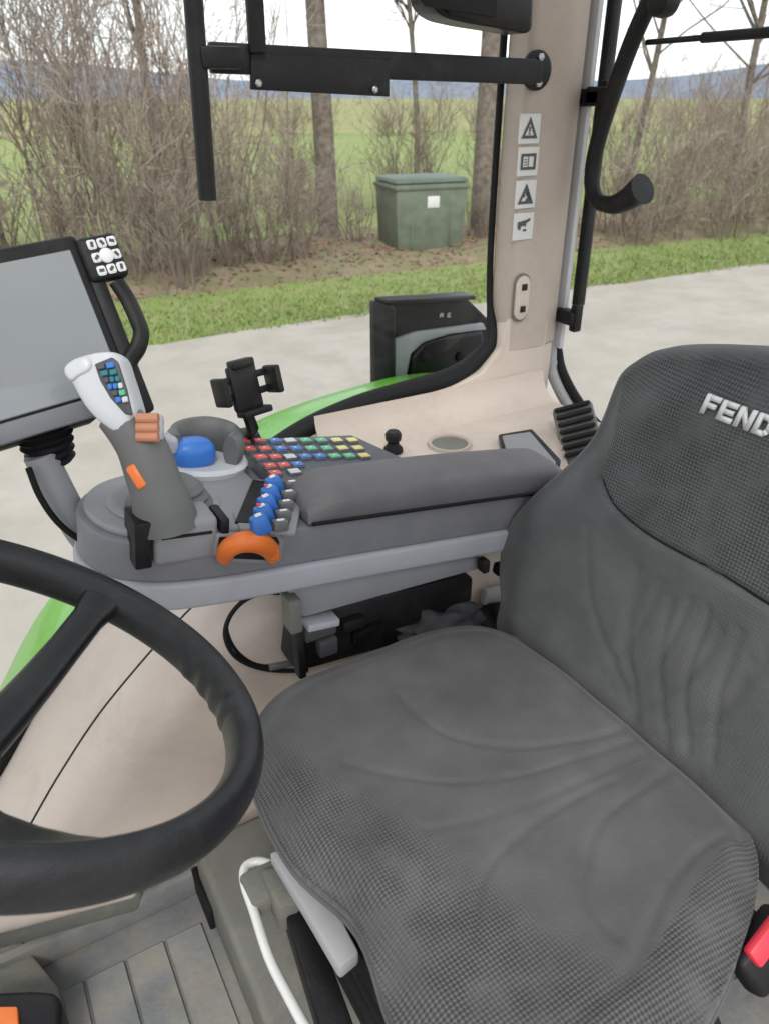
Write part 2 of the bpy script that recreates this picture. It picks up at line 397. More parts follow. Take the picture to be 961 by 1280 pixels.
def tree(label, x, y, H, r, seed, kids=(12, 7, 5), group='trees behind the yard', barkm='bark_dark', twm='twig', maxlev=3, z=None, lean=.03):
    rnd = random.Random(seed); t = thing('bare_tree', label, 'tree', (x, y, GZ - .05 if z is None else z), group); W = Wood(); tw = Wood(); p = Vector(t.location)
    grow(rnd, W, tw, p, Vector((rnd.gauss(0, lean), rnd.gauss(0, lean), 1)), H, r, 0, maxlev, kids, .03)
    W.limb([p, p + Vector((0, 0, .35))], r * 1.45, r * .95, 9)
    W.build('trunk', barkm, t); tw.build('crown', twm, t); return t
def shrub_meshes(seed, H, ns, spread):
    rnd = random.Random(seed); W = Wood(); tw = Wood()
    for i in range(ns):
        a = rnd.uniform(0, 6.28); rr = abs(rnd.gauss(0, .25)); p = Vector((rr * math.cos(a), rr * math.sin(a), -.05))
        d = Vector((math.cos(a) * rnd.uniform(0, spread), math.sin(a) * rnd.uniform(0, spread), 1)); L = H * rnd.uniform(.55, 1.05); r = rnd.uniform(.008, .018)
        pts = walk(rnd, p, d, L, 6, .13, .06); W.limb(pts, r, r * .3, 4)
        for k in range(8):
            t = rnd.uniform(.12, .98) * 6; j = min(5, int(t)); q = pts[j].lerp(pts[j + 1], t - j); dd = (pts[j + 1] - pts[j]).normalized()
            L2 = L * rnd.uniform(.16, .34); p2 = walk(rnd, q, turn(rnd, dd, rnd.uniform(.3, .8)), L2, 3, .14, .06); tw.limb(p2, r * .42, .004, 3)
            for m in range(5):
                t2 = rnd.uniform(.15, 1) * 3; j2 = min(2, int(t2)); q2 = p2[j2].lerp(p2[j2 + 1], t2 - j2)
                p3 = walk(rnd, q2, turn(rnd, (p2[j2 + 1] - p2[j2]).normalized(), rnd.uniform(.3, .9)), L2 * rnd.uniform(.3, .6), 2, .15, .05); tw.limb(p3, .0052, .0025, 3)
    return W, tw
SHRUB = []
for sdv, H, ns, sp in ((11, 4.6, 13, .36), (12, 3.2, 15, .44), (13, 4.4, 11, .26), (14, 2.0, 16, .6)):
    W, tw = shrub_meshes(sdv, H, ns, sp); pair = []
    for nm, X, m in (('stems', W, 'twig'), ('twigs', tw, 'twig_pale')):
        me = bpy.data.meshes.new(nm); me.from_pydata([tuple(v) for v in X.V], [], X.F); me.materials.append(MATS[m]); me.update(); pair.append(me)
    SHRUB.append(pair)
def shrub(kind, x, y, rot, sc, label, group):
    t = thing('bare_shrub', label, 'shrub', (x, y, GZ + bank_h(x, y)), group); t.rotation_euler.z = rot; t.scale = (sc,) * 3
    for nm, me in zip(('stem', 'twig'), SHRUB[kind]):
        o = bpy.data.objects.new(nm + 's', me); COL.objects.link(o); o.parent = t
rs = random.Random(21)
HL = 'bare brown multi-stemmed shrub in the thicket beyond the verge left of the green bin'
def gpx(px, py): p = on(px, py, 2, GZ); return p.x, p.y
for px, py, k, sc in ((10, 352, 3, 1.1), (90, 354, 3, 1.2), (140, 358, 0, 1.0), (186, 356, 1, 1.1), (225, 362, 1, 1.0), (252, 352, 0, 1.0),
                      (290, 345, 1, .8), (330, 338, 3, 1.1), (372, 332, 3, 1.0), (-40, 350, 0, 1.0), (240, 320, 1, .95), (-110, 345, 1, 1.0)):
    x, y = gpx(px, py); shrub(k, x, y, rs.uniform(0, 6.28), sc * rs.uniform(.92, 1.08), HL, 'bare shrubs in the thicket')
WH = 'tall thin bare sapling cluster rising above the thicket'
for px, py, k, sc in ((95, 330, 2, 1.5), (140, 340, 2, 1.4), (200, 330, 2, 1.5), (300, 318, 2, 1.2)):
    x, y = gpx(px, py); shrub(k, x, y, rs.uniform(0, 6.28), sc, WH, 'tall saplings in the thicket')
HR = 'bare brown shrub on the bank seen through the rear window'
for px, py, k, sc in ((800, 305, 3, 1.0), (850, 300, 1, .9), (905, 298, 3, 1.2), (955, 292, 1, .9), (1010, 290, 1, 1.0), (880, 280, 2, .9), (960, 272, 0, .8), (770, 300, 3, 1.1), (825, 285, 1, 1.0), (930, 285, 0, .85), (900, 262, 1, 1.0)):
    x, y = gpx(px, py); shrub(k, x, y, rs.uniform(0, 6.28), sc * rs.uniform(.92, 1.08), HR, 'bare shrubs seen through the rear window')
HB = 'small bare shrub on the bank between the two tree trunks and the bin'
for px, py, k, sc in ((445, 312, 3, .7), (600, 306, 3, .6), (385, 300, 3, .9), (630, 290, 3, .9)):
    x, y = gpx(px, py); shrub(k, x, y, rs.uniform(0, 6.28), sc, HB, 'small shrubs beside the bin')
x, y = gpx(412, 300); tree('tall bare tree with the thick grey trunk just left of the green bin', x, y, 11, .22, 4, kids=(16, 8, 6))
x, y = gpx(599, 302); tree('bare tree with a pale trunk rising behind the right side of the bin', x, y, 10, .24, 9, kids=(18, 8, 6), lean=.0)
x, y = gpx(-2, 318); tree('bare tree at the outer end of the thicket, beyond the screen', x, y, 10, .20, 15)
x, y = gpx(905, 268); tree('slender bare tree behind the shrubs in the rear window', x, y, 7.5, .10, 17, kids=(16, 7, 5))
x, y = gpx(780, 250); tree('slim bare tree farther back between pillar and rear window handle', x, y, 8.5, .10, 23, kids=(16, 7, 5))
x, y = gpx(215, 300); tree('slim bare tree rising out of the middle of the thicket', x, y, 7.5, .09, 31, kids=(16, 8, 5))
x, y = gpx(520, 232); tree('bare tree standing in the field behind the green bin', x, y, 9, .10, 36, kids=(16, 8, 6))
MID = 'bare shrub of the loose scrub in the field behind the bank'
for i in range(34):
    x = 3 + i * 1.05 + rs.uniform(-.8, .8); y = 19.5 + rs.uniform(-2, 5) - .12 * x
    t = thing('bare_shrub', MID, 'shrub', (x, y, GZ - .05), 'scrub in the field behind the bank'); t.rotation_euler.z = rs.uniform(0, 6.28); t.scale = (1.1, 1.1, rs.uniform(.55, .95))
    for nm, me in zip(('stems', 'twigs'), SHRUB[rs.choice((1, 3, 3))]):
        o = bpy.data.objects.new(nm, me); COL.objects.link(o); o.parent = t
for i in range(60):                                                  # hedge far across the field
    x = -4 + i * 2.1 + rs.uniform(-1, 1); y = 66 - .30 * x + rs.uniform(-3, 3)
    t = thing('bare_shrub', 'bare shrub of the far hedge across the field', 'shrub', (x, y, GZ - .05), 'far hedge shrubs'); t.rotation_euler.z = rs.uniform(0, 6.28); t.scale = (1.7, 1.7, rs.uniform(.8, 1.35))
    for nm, me in zip(('stems', 'twigs'), SHRUB[rs.choice((1, 1, 0))]):
        o = bpy.data.objects.new(nm, me); COL.objects.link(o); o.parent = t

# ---- green bin
def bin_():
    A = Vector((*gpx(497, 321), GZ + .0)); B = Vector((*gpx(577, 315), GZ)); D = Vector((*gpx(478, 306), GZ))
    ux = (B - A).normalized(); uy = Vector((-ux.y, ux.x, 0)); W = (B - A).length; Dp = 1.0
    if uy.y < 0: uy = -uy
    t = thing('waste_bin', 'green lidded waste container standing on the grass by the hedge', 'waste bin', (A + ux * W / 2 + uy * Dp / 2))
    c = A + ux * W / 2 + uy * Dp / 2; H = 1.17
    M = Matrix(((ux.x, uy.x, 0, c.x), (ux.y, uy.y, 0, c.y), (0, 0, 1, GZ), (0, 0, 0, 1)))
    rbox('body', (W, Dp, H), M @ T(0, 0, .07 + H / 2), 'bin_green', t, .03, 2, (1.08, 1.06))
    lid = rbox('lid', (W * 1.10, Dp * 1.09, .08), M @ T(0, 0, .07 + H + .05), 'bin_lid', t, .03, 2, (.95, .95))
    rbox('hinge', (W * .9, .05, .05), M @ T(0, Dp * .57, .07 + H + .02), 'bin_lid', lid, .01)
    rbox('rim', (W * 1.12, Dp * 1.11, .07), M @ T(0, 0, .07 + H - .06), 'bin_green', t, .015)
    for sx in (-1, 1):
        for sy in (-1, 1): lathe('wheel', [(.07, -.025), (.08, -.015), (.08, .015), (.07, .025)], M @ T(sx * W * .4, sy * Dp * .38, .08) @ Matrix.Rotation(R_(90), 4, 'Y'), 'rubber', t, 16)
        rbox('rib', (.05, .03, H * .8), M @ T(sx * W * .30, -Dp * .51, .07 + H * .45), 'bin_green', t, .01)
    rbox('label_plate', (.24, .012, .20), M @ T(.02, -Dp * .5 - .028, .93), 'sticker_white', t, .004)
bin_()

# =================================================================== THE CAB
cab = thing('tractor_cab', 'beige tractor cab interior with pillar, wheel arch and windows', 'tractor cab', (.3, .6, 0))
# ---- floor mat with raised ribs
rbox('floor', (2.1, 1.75, .04), T(.1, .40, -.021), 'floor_rubber', cab, .004)
for i in range(12):
    x = -.60 + i * .0625
    rbox('floor_rib', (.060, .50, .004), T(x, .56, .0012), 'floor_rubber', cab, .0018, 1)
rbox('mat_upstand', (.75, .02, .055), T(-.24, .872, .026), 'floor_rubber', cab, .008)
ft0, ft1 = on(-60, 1168, 1, .862), on(172, 1108, 1, .862)
rbox('floor_trim', ((ft1 - ft0).length, .03, .026), frame((ft0 + ft1) / 2, ft1 - ft0, (0, 1, 0)), 'beige', cab, .011, 3)
rbox('kick_strip', ((ft1 - ft0).length, .022, .045), frame((ft0 + ft1) / 2 + Vector((.0, .006, -.034)), ft1 - ft0, (0, 1, 0)), 'pedestal_grey', cab, .008)
# ---- wheel arch: curve in XZ carried across Y, with a rounded inner edge and a wall to the floor
arch = smooth([Vector(p) for p in ((-.36, 0, -.10), (-.22, 0, .02), (-.117, 0, .145), (-.02, 0, .275), (.083, 0, .39), (.25, 0, .525), (.42, 0, .60), (.56, 0, .632), (.66, 0, .640), (.80, 0, .640), (1.05, 0, .640))], 8)
def arch_surface(name, y0, y1, m, wall):
    V = []; F = []; n = len(arch)
    rows = None
    for i, p in enumerate(arch):
        if wall and p.x > .34: y0 = .978
        a = arch[max(0, i - 1)]; b = arch[min(n - 1, i + 1)]; t = (b - a).normalized(); nn = Vector((t.z, 0, -t.x))   # inward normal
        col = [Vector((p.x, y0 + (y1 - y0) * k / 4, p.z)) for k in range(5)]
        if wall:
            r = .075; yc = y1; nn2 = (nn + Vector((0, 0, -.35))).normalized()
            for k in range(1, 9):
                th = R_(90) * k / 8; col.append(Vector((p.x, yc - r * math.sin(th), p.z)) + nn2 * r * (1 - math.cos(th)))
            e = col[-1]; bx = -.30 + 1.5 * i / (n - 1); bz = 0 if e.z > 0 else e.z
            for k in range(1, 9):
                s = k / 8; q = e.lerp(Vector((bx, yc - r + .006, min(bz, e.z))), s); q.y += -.012 * math.sin(math.pi * s); col.append(q)
        else:
            col.append(col[-1] + nn * .01)
        V += col; rows = len(col)
    for i in range(n - 1):
        for k in range(rows - 1): F.append((i * rows + k, i * rows + k + 1, (i + 1) * rows + k + 1, (i + 1) * rows + k))
    return V, F
CUPC = (.735, 1.035); CUPR = .032
V, F = arch_surface('arch_panel', 1.19, .978, 'beige', False)
F = [f for f in F if sum(V[i].x for i in f) / len(f) < .66]
mesh('arch_panel', V, F, 'beige', cab, 50)
V, F = arch_surface('arch_panel', .972, .962, 'beige_shaded', True)
mesh('arch_panel', V, F, 'beige', cab, 50)
tube('panel_seam', [Vector((p.x, .975, p.z - .006)) for p in arch if p.x < .34], .005, 'rubber', cab, 6)
cs = on(217, 1086, 1, .878); lathe('panel_clip', [(.014, 0), (.014, .003), (.010, .006), (.004, .0065)], frame(cs + Vector((0, .004, 0)), (1, 0, 0), (0, 0, 1)), 'beige_shaded', cab, 20)
# cup holder: rim ring and a deep cup let into the shelf
lathe('cup_holder', [(.0325, -.02), (.0327, -.004), (.0335, .0015), (.037, .0035), (.040, .003), (.0415, -.003)], T(CUPC[0], CUPC[1], .643), 'beige_shaded', cab, 32)
lathe('cup_recess', [(.033, -.002), (.032, -.05), (.028, -.062), (.0, -.062)], T(CUPC[0], CUPC[1], .643), 'pedestal_grey', cab, 32)
def shelf_patch():
    x0, x1, y0, y1, z = .66, 1.05, .978, 1.19, .640; N = 48; V = []; F = []
    for k in range(N):
        th = 2 * math.pi * k / N; c, s_ = math.cos(th), math.sin(th)
        tx = ((x1 if c > 0 else x0) - CUPC[0]) / c if abs(c) > 1e-6 else 9; ty = ((y1 if s_ > 0 else y0) - CUPC[1]) / s_ if abs(s_) > 1e-6 else 9
        t = min(tx, ty); V += [Vector((CUPC[0] + .036 * c, CUPC[1] + .036 * s_, z)), Vector((CUPC[0] + t * c, CUPC[1] + t * s_, z))]
    for k in range(N): F.append((2 * k, 2 * k + 1, (2 * k + 3) % (2 * N), (2 * k + 2) % (2 * N)))
    cr = [(x1, y1), (x0, y1), (x0, y0), (x1, y0)]
    for cx, cy in cr:                                                   # corner triangles cut off by the ring
        for k in range(N):
            a, b = V[2 * k + 1], V[(2 * k + 3) % (2 * N)]
            if (abs(a.x - b.x) > 1e-6 and abs(a.y - b.y) > 1e-6) and abs(max((a, b), key=lambda v: abs(v.x - .8)).x - cx) < .2 and (Vector((cx, cy, z)) - (a + b) / 2).length < .06:
                V.append(Vector((cx, cy, z))); F.append((2 * k + 1, len(V) - 1, (2 * k + 3) % (2 * N)))
    mesh('shelf', V, F, 'beige', cab, 50)
shelf_patch()
# ---- wall under the side window and pillar foot
tops = [(.30, .545), (.36, .59), (.44, .635), (.52, .668), (.62, .690), (.72, .700), (.82, .708), (.89, .724), (.932, .765), (.948, .83)]
pts = [Vector((x, 1.153, z - .008)) for x, z in tops[1:]] + [Vector((1.05, 1.153, .80)), Vector((1.05, 1.153, .56)), Vector((.36, 1.153, .50))]
prism('side_panel', pts, (0, .06, 0), 'beige', cab, .006, 3)
fil = []
for i in range(9):                                                   # fillet from the shelf up into the side panel
    th = R_(90) * i / 8; fil.append((1.1515 - .06 * (1 - math.sin(th)), .6385 + .06 * (1 - math.cos(th))))
V = []; F = []
for x in (.52, .7, .95, 1.049):
    for yy, zz in fil: V.append((x, yy, zz))
for i in range(3):
    for k in range(8): F.append((i * 9 + k, i * 9 + k + 1, (i + 1) * 9 + k + 1, (i + 1) * 9 + k))
mesh('fillet', V, F, 'beige', cab, 60)
# ---- pillar cover: cross-section in XY extruded up; lower sleeve and upper sleeve with a joint
def pillar(name, sec, z0, z1, m, bev=.002):
    return prism(name, [Vector((x, y, z0)) for x, y in sec], (0, 0, z1 - z0), m, cab, 0)
def round_section(pts, r=.5, n=5):
    outp = []
    N = len(pts)
    for i in range(N):
        p0, p1, p2 = (Vector((*pts[j % N], 0)) for j in (i - 1, i, i + 1))
        a = p1.lerp(p0, r * .5); b = p1.lerp(p2, r * .5)
        for k in range(n + 1):
            t = k / n; q = a * (1 - t) ** 2 + p1 * 2 * t * (1 - t) + b * t * t; outp.append((q.x, q.y))
    return outp
sec = round_section([(.942, 1.215), (.945, 1.152), (1.035, 1.150), (1.085, 1.168), (1.10, 1.215)], .35)
pillar('pillar', sec, .752, 1.85, 'beige_shaded')
sec2 = round_section([(.944, 1.213), (.947, 1.1535), (1.033, 1.1515), (1.083, 1.170), (1.098, 1.213)], .35)
pillar('pillar_foot', sec2, .50, .749, 'beige')
rbox('pillar_trim', (.012, .05, 1.1), T(1.105, 1.19, 1.28), 'shell_white', cab, .003)
# oval outlet on the pillar with two square holes
oc = on(650, 372, 1, 1.15); ov = []
for k in range(28):
    th = 2 * math.pi * k / 28; ov.append(Vector((oc.x + .017 * math.cos(th), 1.149, oc.z + .024 * (1 if math.sin(th) > 0 else -1) * (1 if abs(math.sin(th)) > 1e-6 else 0) + .018 * math.sin(th))))
sk = prism('socket_plate', ov, (0, -.006, 0), 'beige', cab, .0015)
ov2 = [Vector((oc.x + (p.x - oc.x) * 1.16, 1.1495, oc.z + (p.z - oc.z) * 1.1)) for p in ov]
prism('socket_rim', ov2, (0, -.003, 0), 'pedestal_grey', cab, .0008)
for dz in (-.021, .021): rbox('socket_hole', (.012, .004, .012), T(oc.x + .002, 1.1425, oc.z + dz), 'black_gloss', sk, .001)
# ---- stickers on the pillar
SY = 1.1498
def sticker(px, py, hpx, icon):
    c = on(px, py, 1, SY); wv = .047; hv = .047
    st = rbox('sticker', (wv, .0012, hv), T(c.x, SY - .0008, c.z), 'sticker_white', cab, .0004, 1)
    y = SY - .0022
    def poly(pts, m='mark_grey'): prism('icon', [Vector((c.x + a * wv, y, c.z + b * hv)) for a, b in pts], (0, -.0004, 0), m, st)
    def ring(o, i):
        n = len(o)
        for k in range(n): poly([o[k], o[(k + 1) % n], i[(k + 1) % n], i[k]])
    if icon == 0:
        ring([(-.38, -.32), (.38, -.32), (0, .40)], [(-.22, -.22), (.22, -.22), (0, .18)]); poly([(-.04, .06), (.04, .06), (.03, -.10), (-.03, -.10)]); poly([(-.03, -.13), (.03, -.13), (.03, -.19), (-.03, -.19)])
    elif icon == 1:
        ring([(-.36, -.28), (.36, -.28), (.36, .28), (-.36, .28)], [(-.26, -.18), (.26, -.18), (.26, .18), (-.26, .18)]); poly([(-.015, -.18), (.015, -.18), (.015, .18), (-.015, .18)])
        for k in range(3): poly([(-.2, .09 - .09 * k), (-.06, .09 - .09 * k), (-.06, .06 - .09 * k), (-.2, .06 - .09 * k)])
    elif icon == 2:
        ring([(-.38, -.34), (.38, -.34), (0, .40)], [(-.22, -.24), (.22, -.24), (0, .18)]); poly([(0, .2), (.12, .02), (.25, -.24), (-.02, -.24), (.08, -.08), (-.05, 0)])
        poly([(-.13, -.02), (-.05, -.02), (-.05, -.1), (-.13, -.1)])
    else:
        poly([(-.30, .18), (.10, .24), (.30, .30), (.30, .20), (.12, .12), (.10, -.02), (0, .04), (-.14, .0), (-.16, -.14), (-.30, -.05)]); poly([(-.02, -.1), (.14, -.1), (.14, -.18), (-.02, -.18)])
for px, py, ic in ((661, 161, 0), (659, 202, 1), (656, 243, 2), (653, 283, 3)): sticker(px, py, 40, ic)
# ---- glass and seals
def pane(name, pts): return mesh(name, pts, [tuple(range(len(pts)))], 'glass', cab, None)
pane('side_window_pane', [Vector(p) for p in ((-.80, 1.215, .02), (-.22, 1.215, .02), (.0, 1.215, .30), (.3, 1.215, .57), (.62, 1.215, .69), (.88, 1.215, .72), (.945, 1.215, .85), (.95, 1.215, 1.78), (-.70, 1.215, 1.78))])
rw = [(1.195, 1.78), (1.195, .74), (1.165, .67), (1.08, .60), (.98, .575), (-.30, .575), (-.30, 1.78)]
pane('rear_window_pane', [Vector((1.125, y, z)) for y, z in rw])
pane('front_window_pane', [Vector(p) for p in ((-.86, 1.18, .25), (-.86, -.30, .25), (-.74, -.30, 1.78), (-.74, 1.18, 1.78))])
sl = [Vector((x, 1.172, z)) for x, z in ((-.24, .02), (-.117, .155), (.083, .40), (.25, .53))] + [Vector((x, 1.172 if z < .72 else 1.185, z + .004)) for x, z in tops[1:-1]] + [Vector((.938, 1.208, .85)), Vector((.938, 1.216, 1.0)), Vector((.938, 1.216, 1.4)), Vector((.938, 1.216, 1.85))]
sl = smooth(sl, 6); N = len(sl)
tube('window_seal', sl, [.019 if p.z < .74 else max(.0065, .019 - .14 * (p.z - .74)) for p in sl], 'rubber', cab, 10)
sl2 = smooth([Vector((1.115, y, z)) for y, z in ((1.205, 1.85), (1.202, 1.3), (1.197, .80), (1.185, .71), (1.15, .66), (1.08, .612), (1.0, .588), (.8, .58), (.3, .58), (-.3, .58))], 6)
tube('window_seal', sl2, .012, 'rubber', cab, 10)
sl3 = [p + Vector((-.018, -.004 if p.z > .7 else 0, -.014 if p.z < .72 else 0)) for p in sl2]
tube('rear_window_frame', sl3, .012, 'trim_grey', cab, 10)
rbox('rear_sill', (.10, 1.5, .03), T(1.075, .40, .545), 'pedestal_grey', cab, .01)
# a heavy black frame upright of the opening rear window with its two hinges
tube('rear_frame_upright', [Vector((1.135, 1.168, 1.85)), Vector((1.135, 1.163, .82))], .013, 'black_plastic', cab, 8)
for px, py in ((708, 395), (742, 122)):
    c = on(px, py, 0, 1.10); hg = rbox('hinge', (.03, .055, .028), T(c.x, c.y, c.z), 'black_plastic', cab, .005)
    rbox('hinge_tab', (.02, .018, .055), T(c.x + .005, c.y - .022, c.z), 'black_plastic', hg, .004)
# ---- cab shell beyond the frame: roof with hatch, other posts, low walls
for nm, sx, sy, x, y in (('roof', 2.1, .38, .12, 1.07), ('roof', 2.1, .38, .12, -.22), ('roof', .55, .91, -.655, .425), ('roof', .55, .91, .895, .425)):
    rbox(nm, (sx, sy, .08), T(x, y, 1.86), 'roof_lining', cab, .01)
pane('roof_hatch', [Vector(p) for p in ((-.385, -.035, 1.84), (.625, -.035, 1.84), (.625, .885, 1.84), (-.385, .885, 1.84))])
for x, y in ((-.83, 1.16), (-.83, -.33), (1.08, -.33)): rbox('post', (.10, .10, 1.84), T(x, y, .90), 'beige_shaded', cab, .02)
rbox('rear_wall', (.05, 1.5, .55), T(1.10, .40, .26), 'beige_shaded', cab, .01)
rbox('front_wall', (.05, 1.4, .27), T(-.86, .42, .11), 'pedestal_grey', cab, .01)
# ---- rear fender outside the window
fc = smooth([Vector(p) for p in ((-.30, 0, -.20), (-.2, 0, -.02), (-.095, 0, .14), (.0, 0, .275), (.121, 0, .395), (.3, 0, .525), (.517, 0, .608), (.766, 0, .640), (.90, 0, .640), (1.02, 0, .622))], 8)
V = []; F = []; sec = ((1.245, -.03), (1.25, 0), (1.30, .006), (1.40, .002), (1.425, -.012), (1.43, -.05), (1.415, -.05), (1.40, -.02), (1.25, -.02))
for p in fc:
    for y, dz in sec: V.append(Vector((p.x, y, p.z + dz)))
k = len(sec)
for i in range(len(fc) - 1):
    for j in range(k): F.append((i * k + j, i * k + (j + 1) % k, (i + 1) * k + (j + 1) % k, (i + 1) * k + j))
fend = mesh('fender', V, F, 'fender_green', cab, 35)

# ---- lamp housing on the fender, seen from behind
def lamp():
    c = on(538, 490, 1, 1.43); t = thing('lamp_housing', 'black lamp housing with grey inner bracket on the green fender', 'lamp', (c.x, 1.42, .62))
    A = on(469, 378, 1, 1.44); B = on(582, 371, 1, 1.44); Bm = on(612, 400, 1, 1.44)
    zb = .55
    prism('housing', [A, B, Vector((Bm.x, Bm.y, Bm.z)), Vector((Bm.x, 1.44, zb)), Vector((A.x, 1.44, zb))], (0, .03, 0), 'black_plastic', t, .006, 2)
    prism('side_wall', [Vector((A.x - .002, 1.445, A.z + .004)), Vector((A.x + .022, 1.405, A.z - .006)), Vector((A.x + .022, 1.405, zb)), Vector((A.x - .002, 1.445, zb))], (.012, .004, 0), 'black_plastic', t, .004)
    prism('top_wall', [Vector((A.x, 1.447, A.z + .002)), Vector((A.x + .02, 1.415, A.z - .004)), Vector((B.x + .012, 1.415, B.z - .004)), Vector((B.x, 1.447, B.z + .002))], (0, 0, .010), 'black_gloss', t, .004)
    o = [on(*p, 1, 1.425) for p in ((494, 424), (520, 415), (604, 404), (608, 412), (560, 418), (530, 428), (514, 442), (508, 470), (506, 500), (494, 500))]
    prism('bracket', o, (0, .012, 0), 'console_light', t, .002)
    o = [on(*p, 1, 1.415) for p in ((516, 446), (530, 430), (560, 421), (604, 414), (606, 470), (560, 480), (512, 498))]
    ln = prism('lens', o, (0, .02, 0), 'black_gloss', t, .008, 3)
    for px in (530, 575): lathe('screw', [(.012, 0), (.012, .004), (.009, .006)], frame(on(px, 446, 1, 1.414), (1, 0, 0), (0, 0, 1)), 'rubber', ln, 14)
    # two raised characters
    y = 1.437
    for i, segs in enumerate(([(0, 0, .2, 1), (.8, 0, 1, 1), (0, .8, 1, 1), (.4, .2, .6, .9)], [(0, 0, .22, 1), (0, 0, 1, .2), (0, .42, .9, .6), (0, .8, 1, 1)])):
        q = on(549 + i * 9, 397, 1, y); s = .010
        for a, b, c2, d in segs: prism('mark', [Vector((q.x + a * s, y, q.z + b * s)), Vector((q.x + c2 * s, y, q.z + b * s)), Vector((q.x + c2 * s, y, q.z + d * s)), Vector((q.x + a * s, y, q.z + d * s))], (0, -.001, 0), 'white_print', t)
lamp()

# ---- rear window handle (bent tube with grip) and strut
def handle():
    t = thing('window_handle', 'bent black tube handle of the rear window with hooked grip', 'handle', on(745, 250, 0, 1.09))
    X = 1.085
    tube('tube', smooth([on(*p, 0, X) for p in ((822, -30), (812, 0), (790, 50), (768, 110), (750, 165), (741, 205), (740, 235), (748, 252), (766, 256))], 6), .0145, 'black_plastic', t, 14)
    gp = smooth([on(*p, 0, X) for p in ((758, 256), (770, 255), (785, 248), (796, 240), (803, 236))], 5); n = len(gp)
    tube('grip', gp, [.0145 + .012 * (i / (n - 1)) for i in range(n)], 'black_plastic', t, 16)
    lathe('knob', [(.012, -.02), (.02, -.014), (.022, 0), (.02, .014), (.012, .02)], frame(on(829, 2, 0, X - .02), (0, 1, 0), (0, 0, 1)), 'black_plastic', t, 20)
    c = on(748, 120, 0, X); rbox('clamp', (.03, .05, .03), T(c.x + .015, c.y + .012, c.z), 'black_plastic', t, .005)
handle()
s = thing('gas_strut', 'thin black gas strut across the top of the rear window', 'strut', on(880, 46, 0, 1.10))
tube('rod', [on(808, 53, 0, 1.10), on(880, 47, 0, 1.10)], .0045, 'black_gloss', s, 10); tube('cylinder', [on(878, 47.2, 0, 1.10), on(990, 38, 0, 1.10)], .0075, 'black_plastic', s, 12)

# ---- rail across the side window with a plate and hanging bars
def rail():
    Y = 1.11
    t = thing('mounting_rail', 'black flat rail bolted to the pillar across the side window', 'rail', on(668, 88, 1, 1.13))
    A, B = on(262, 72, 1, Y), on(668, 90, 1, Y)
    d = (B - A).normalized(); L = (B - A).length
    M = frame((A + B) / 2, d, (0, 1, 0))
    rbox('bar', (L, .014, .036), M, 'black_plastic', t, .003)
    fl = on(671, 88, 1, 1.14)
    f = lathe('flange', [(.026, 0), (.03, .003), (.03, .009), (.024, .012)], frame(fl + Vector((0, .008, 0)), (1, 0, 0), (0, 0, 1)), 'black_plastic', t, 24)
    for dz in (-.019, .019): lathe('bolt', [(.006, 0), (.006, .005), (.004, .006)], frame(fl + Vector((0, -.004, dz)), (1, 0, 0), (0, 0, 1)), 'metal', f, 6)
    prism('arm', [B + Vector((-.012, -.006, .016)), B + Vector((-.012, .04, .016)), B + Vector((-.012, .04, -.016)), B + Vector((-.012, -.006, -.016))], (.024, 0, 0), 'black_plastic', t, .002)
    P = [on(*p, 1, Y - .012) for p in ((314, 62), (334, 66), (487, 74), (487, 121), (314, 112))]
    pl = prism('plate', P, (0, .005, 0), 'black_plastic', t, .0012)
    for px, py in ((323, 104), (468, 112)): lathe('bolt', [(.005, 0), (.005, .003), (.003, .005)], frame(on(px, py, 1, Y - .013), (1, 0, 0), (0, 0, 1)), 'metal', pl, 10)
    u = [on(*p, 1, Y - .02) for p in ((307, -40), (330, -40), (334, 66), (314, 66))]
    up_ = (u[0] - u[3]) * ((1.83 - u[3].z) / (u[0].z - u[3].z)); u = [u[3] + up_, u[2] + up_ * ((1.83 - u[2].z) / up_.z), u[2], u[3]]
    prism('upright', u, (0, .01, 0), 'black_plastic', t, .0015)
rail()
hb = thing('hanging_bar', 'upright black bar clamped to the rail end, hanging in front of the side window', 'bar', on(262, 250, 1, 1.10))
a, b = on(239, -40, 1, 1.10), on(260, 250, 1, 1.10); a = b + (a - b) * ((1.83 - b.z) / (a.z - b.z))
tube('bar', [a, a.lerp(b, .5), b], .0125, 'black_plastic', hb, 14)
cl = on(262, 72, 1, 1.10); rbox('clamp', (.055, .03, .026), T(cl.x + .012, cl.y, cl.z), 'black_plastic', hb, .004)
ob = thing('speaker_box', 'black rounded box hanging from the roof above the rail', 'box', on(572, 20, 1, 1.08))
o = [on(*p, 1, 1.12) for p in ((508, -60), (507, -5), (512, 14), (528, 27), (560, 34), (600, 40), (632, 46), (634, -60))]
prism('shell', o, (0, -.07, 0), 'black_gloss', ob, .012, 4)
o = [on(*p, 1, 1.046) for p in ((520, -60), (520, -8), (530, 8), (618, 22), (622, -60))]
bz = on(572, -60, 1, 1.085); rbox('hanger', (.06, .03, 1.83 - bz.z + .02), T(bz.x, 1.09, (1.83 + bz.z) / 2 - .01), 'black_plastic', ob, .004)
prism('grille', o, (0, -.004, 0), 'rubber', ob, .001)

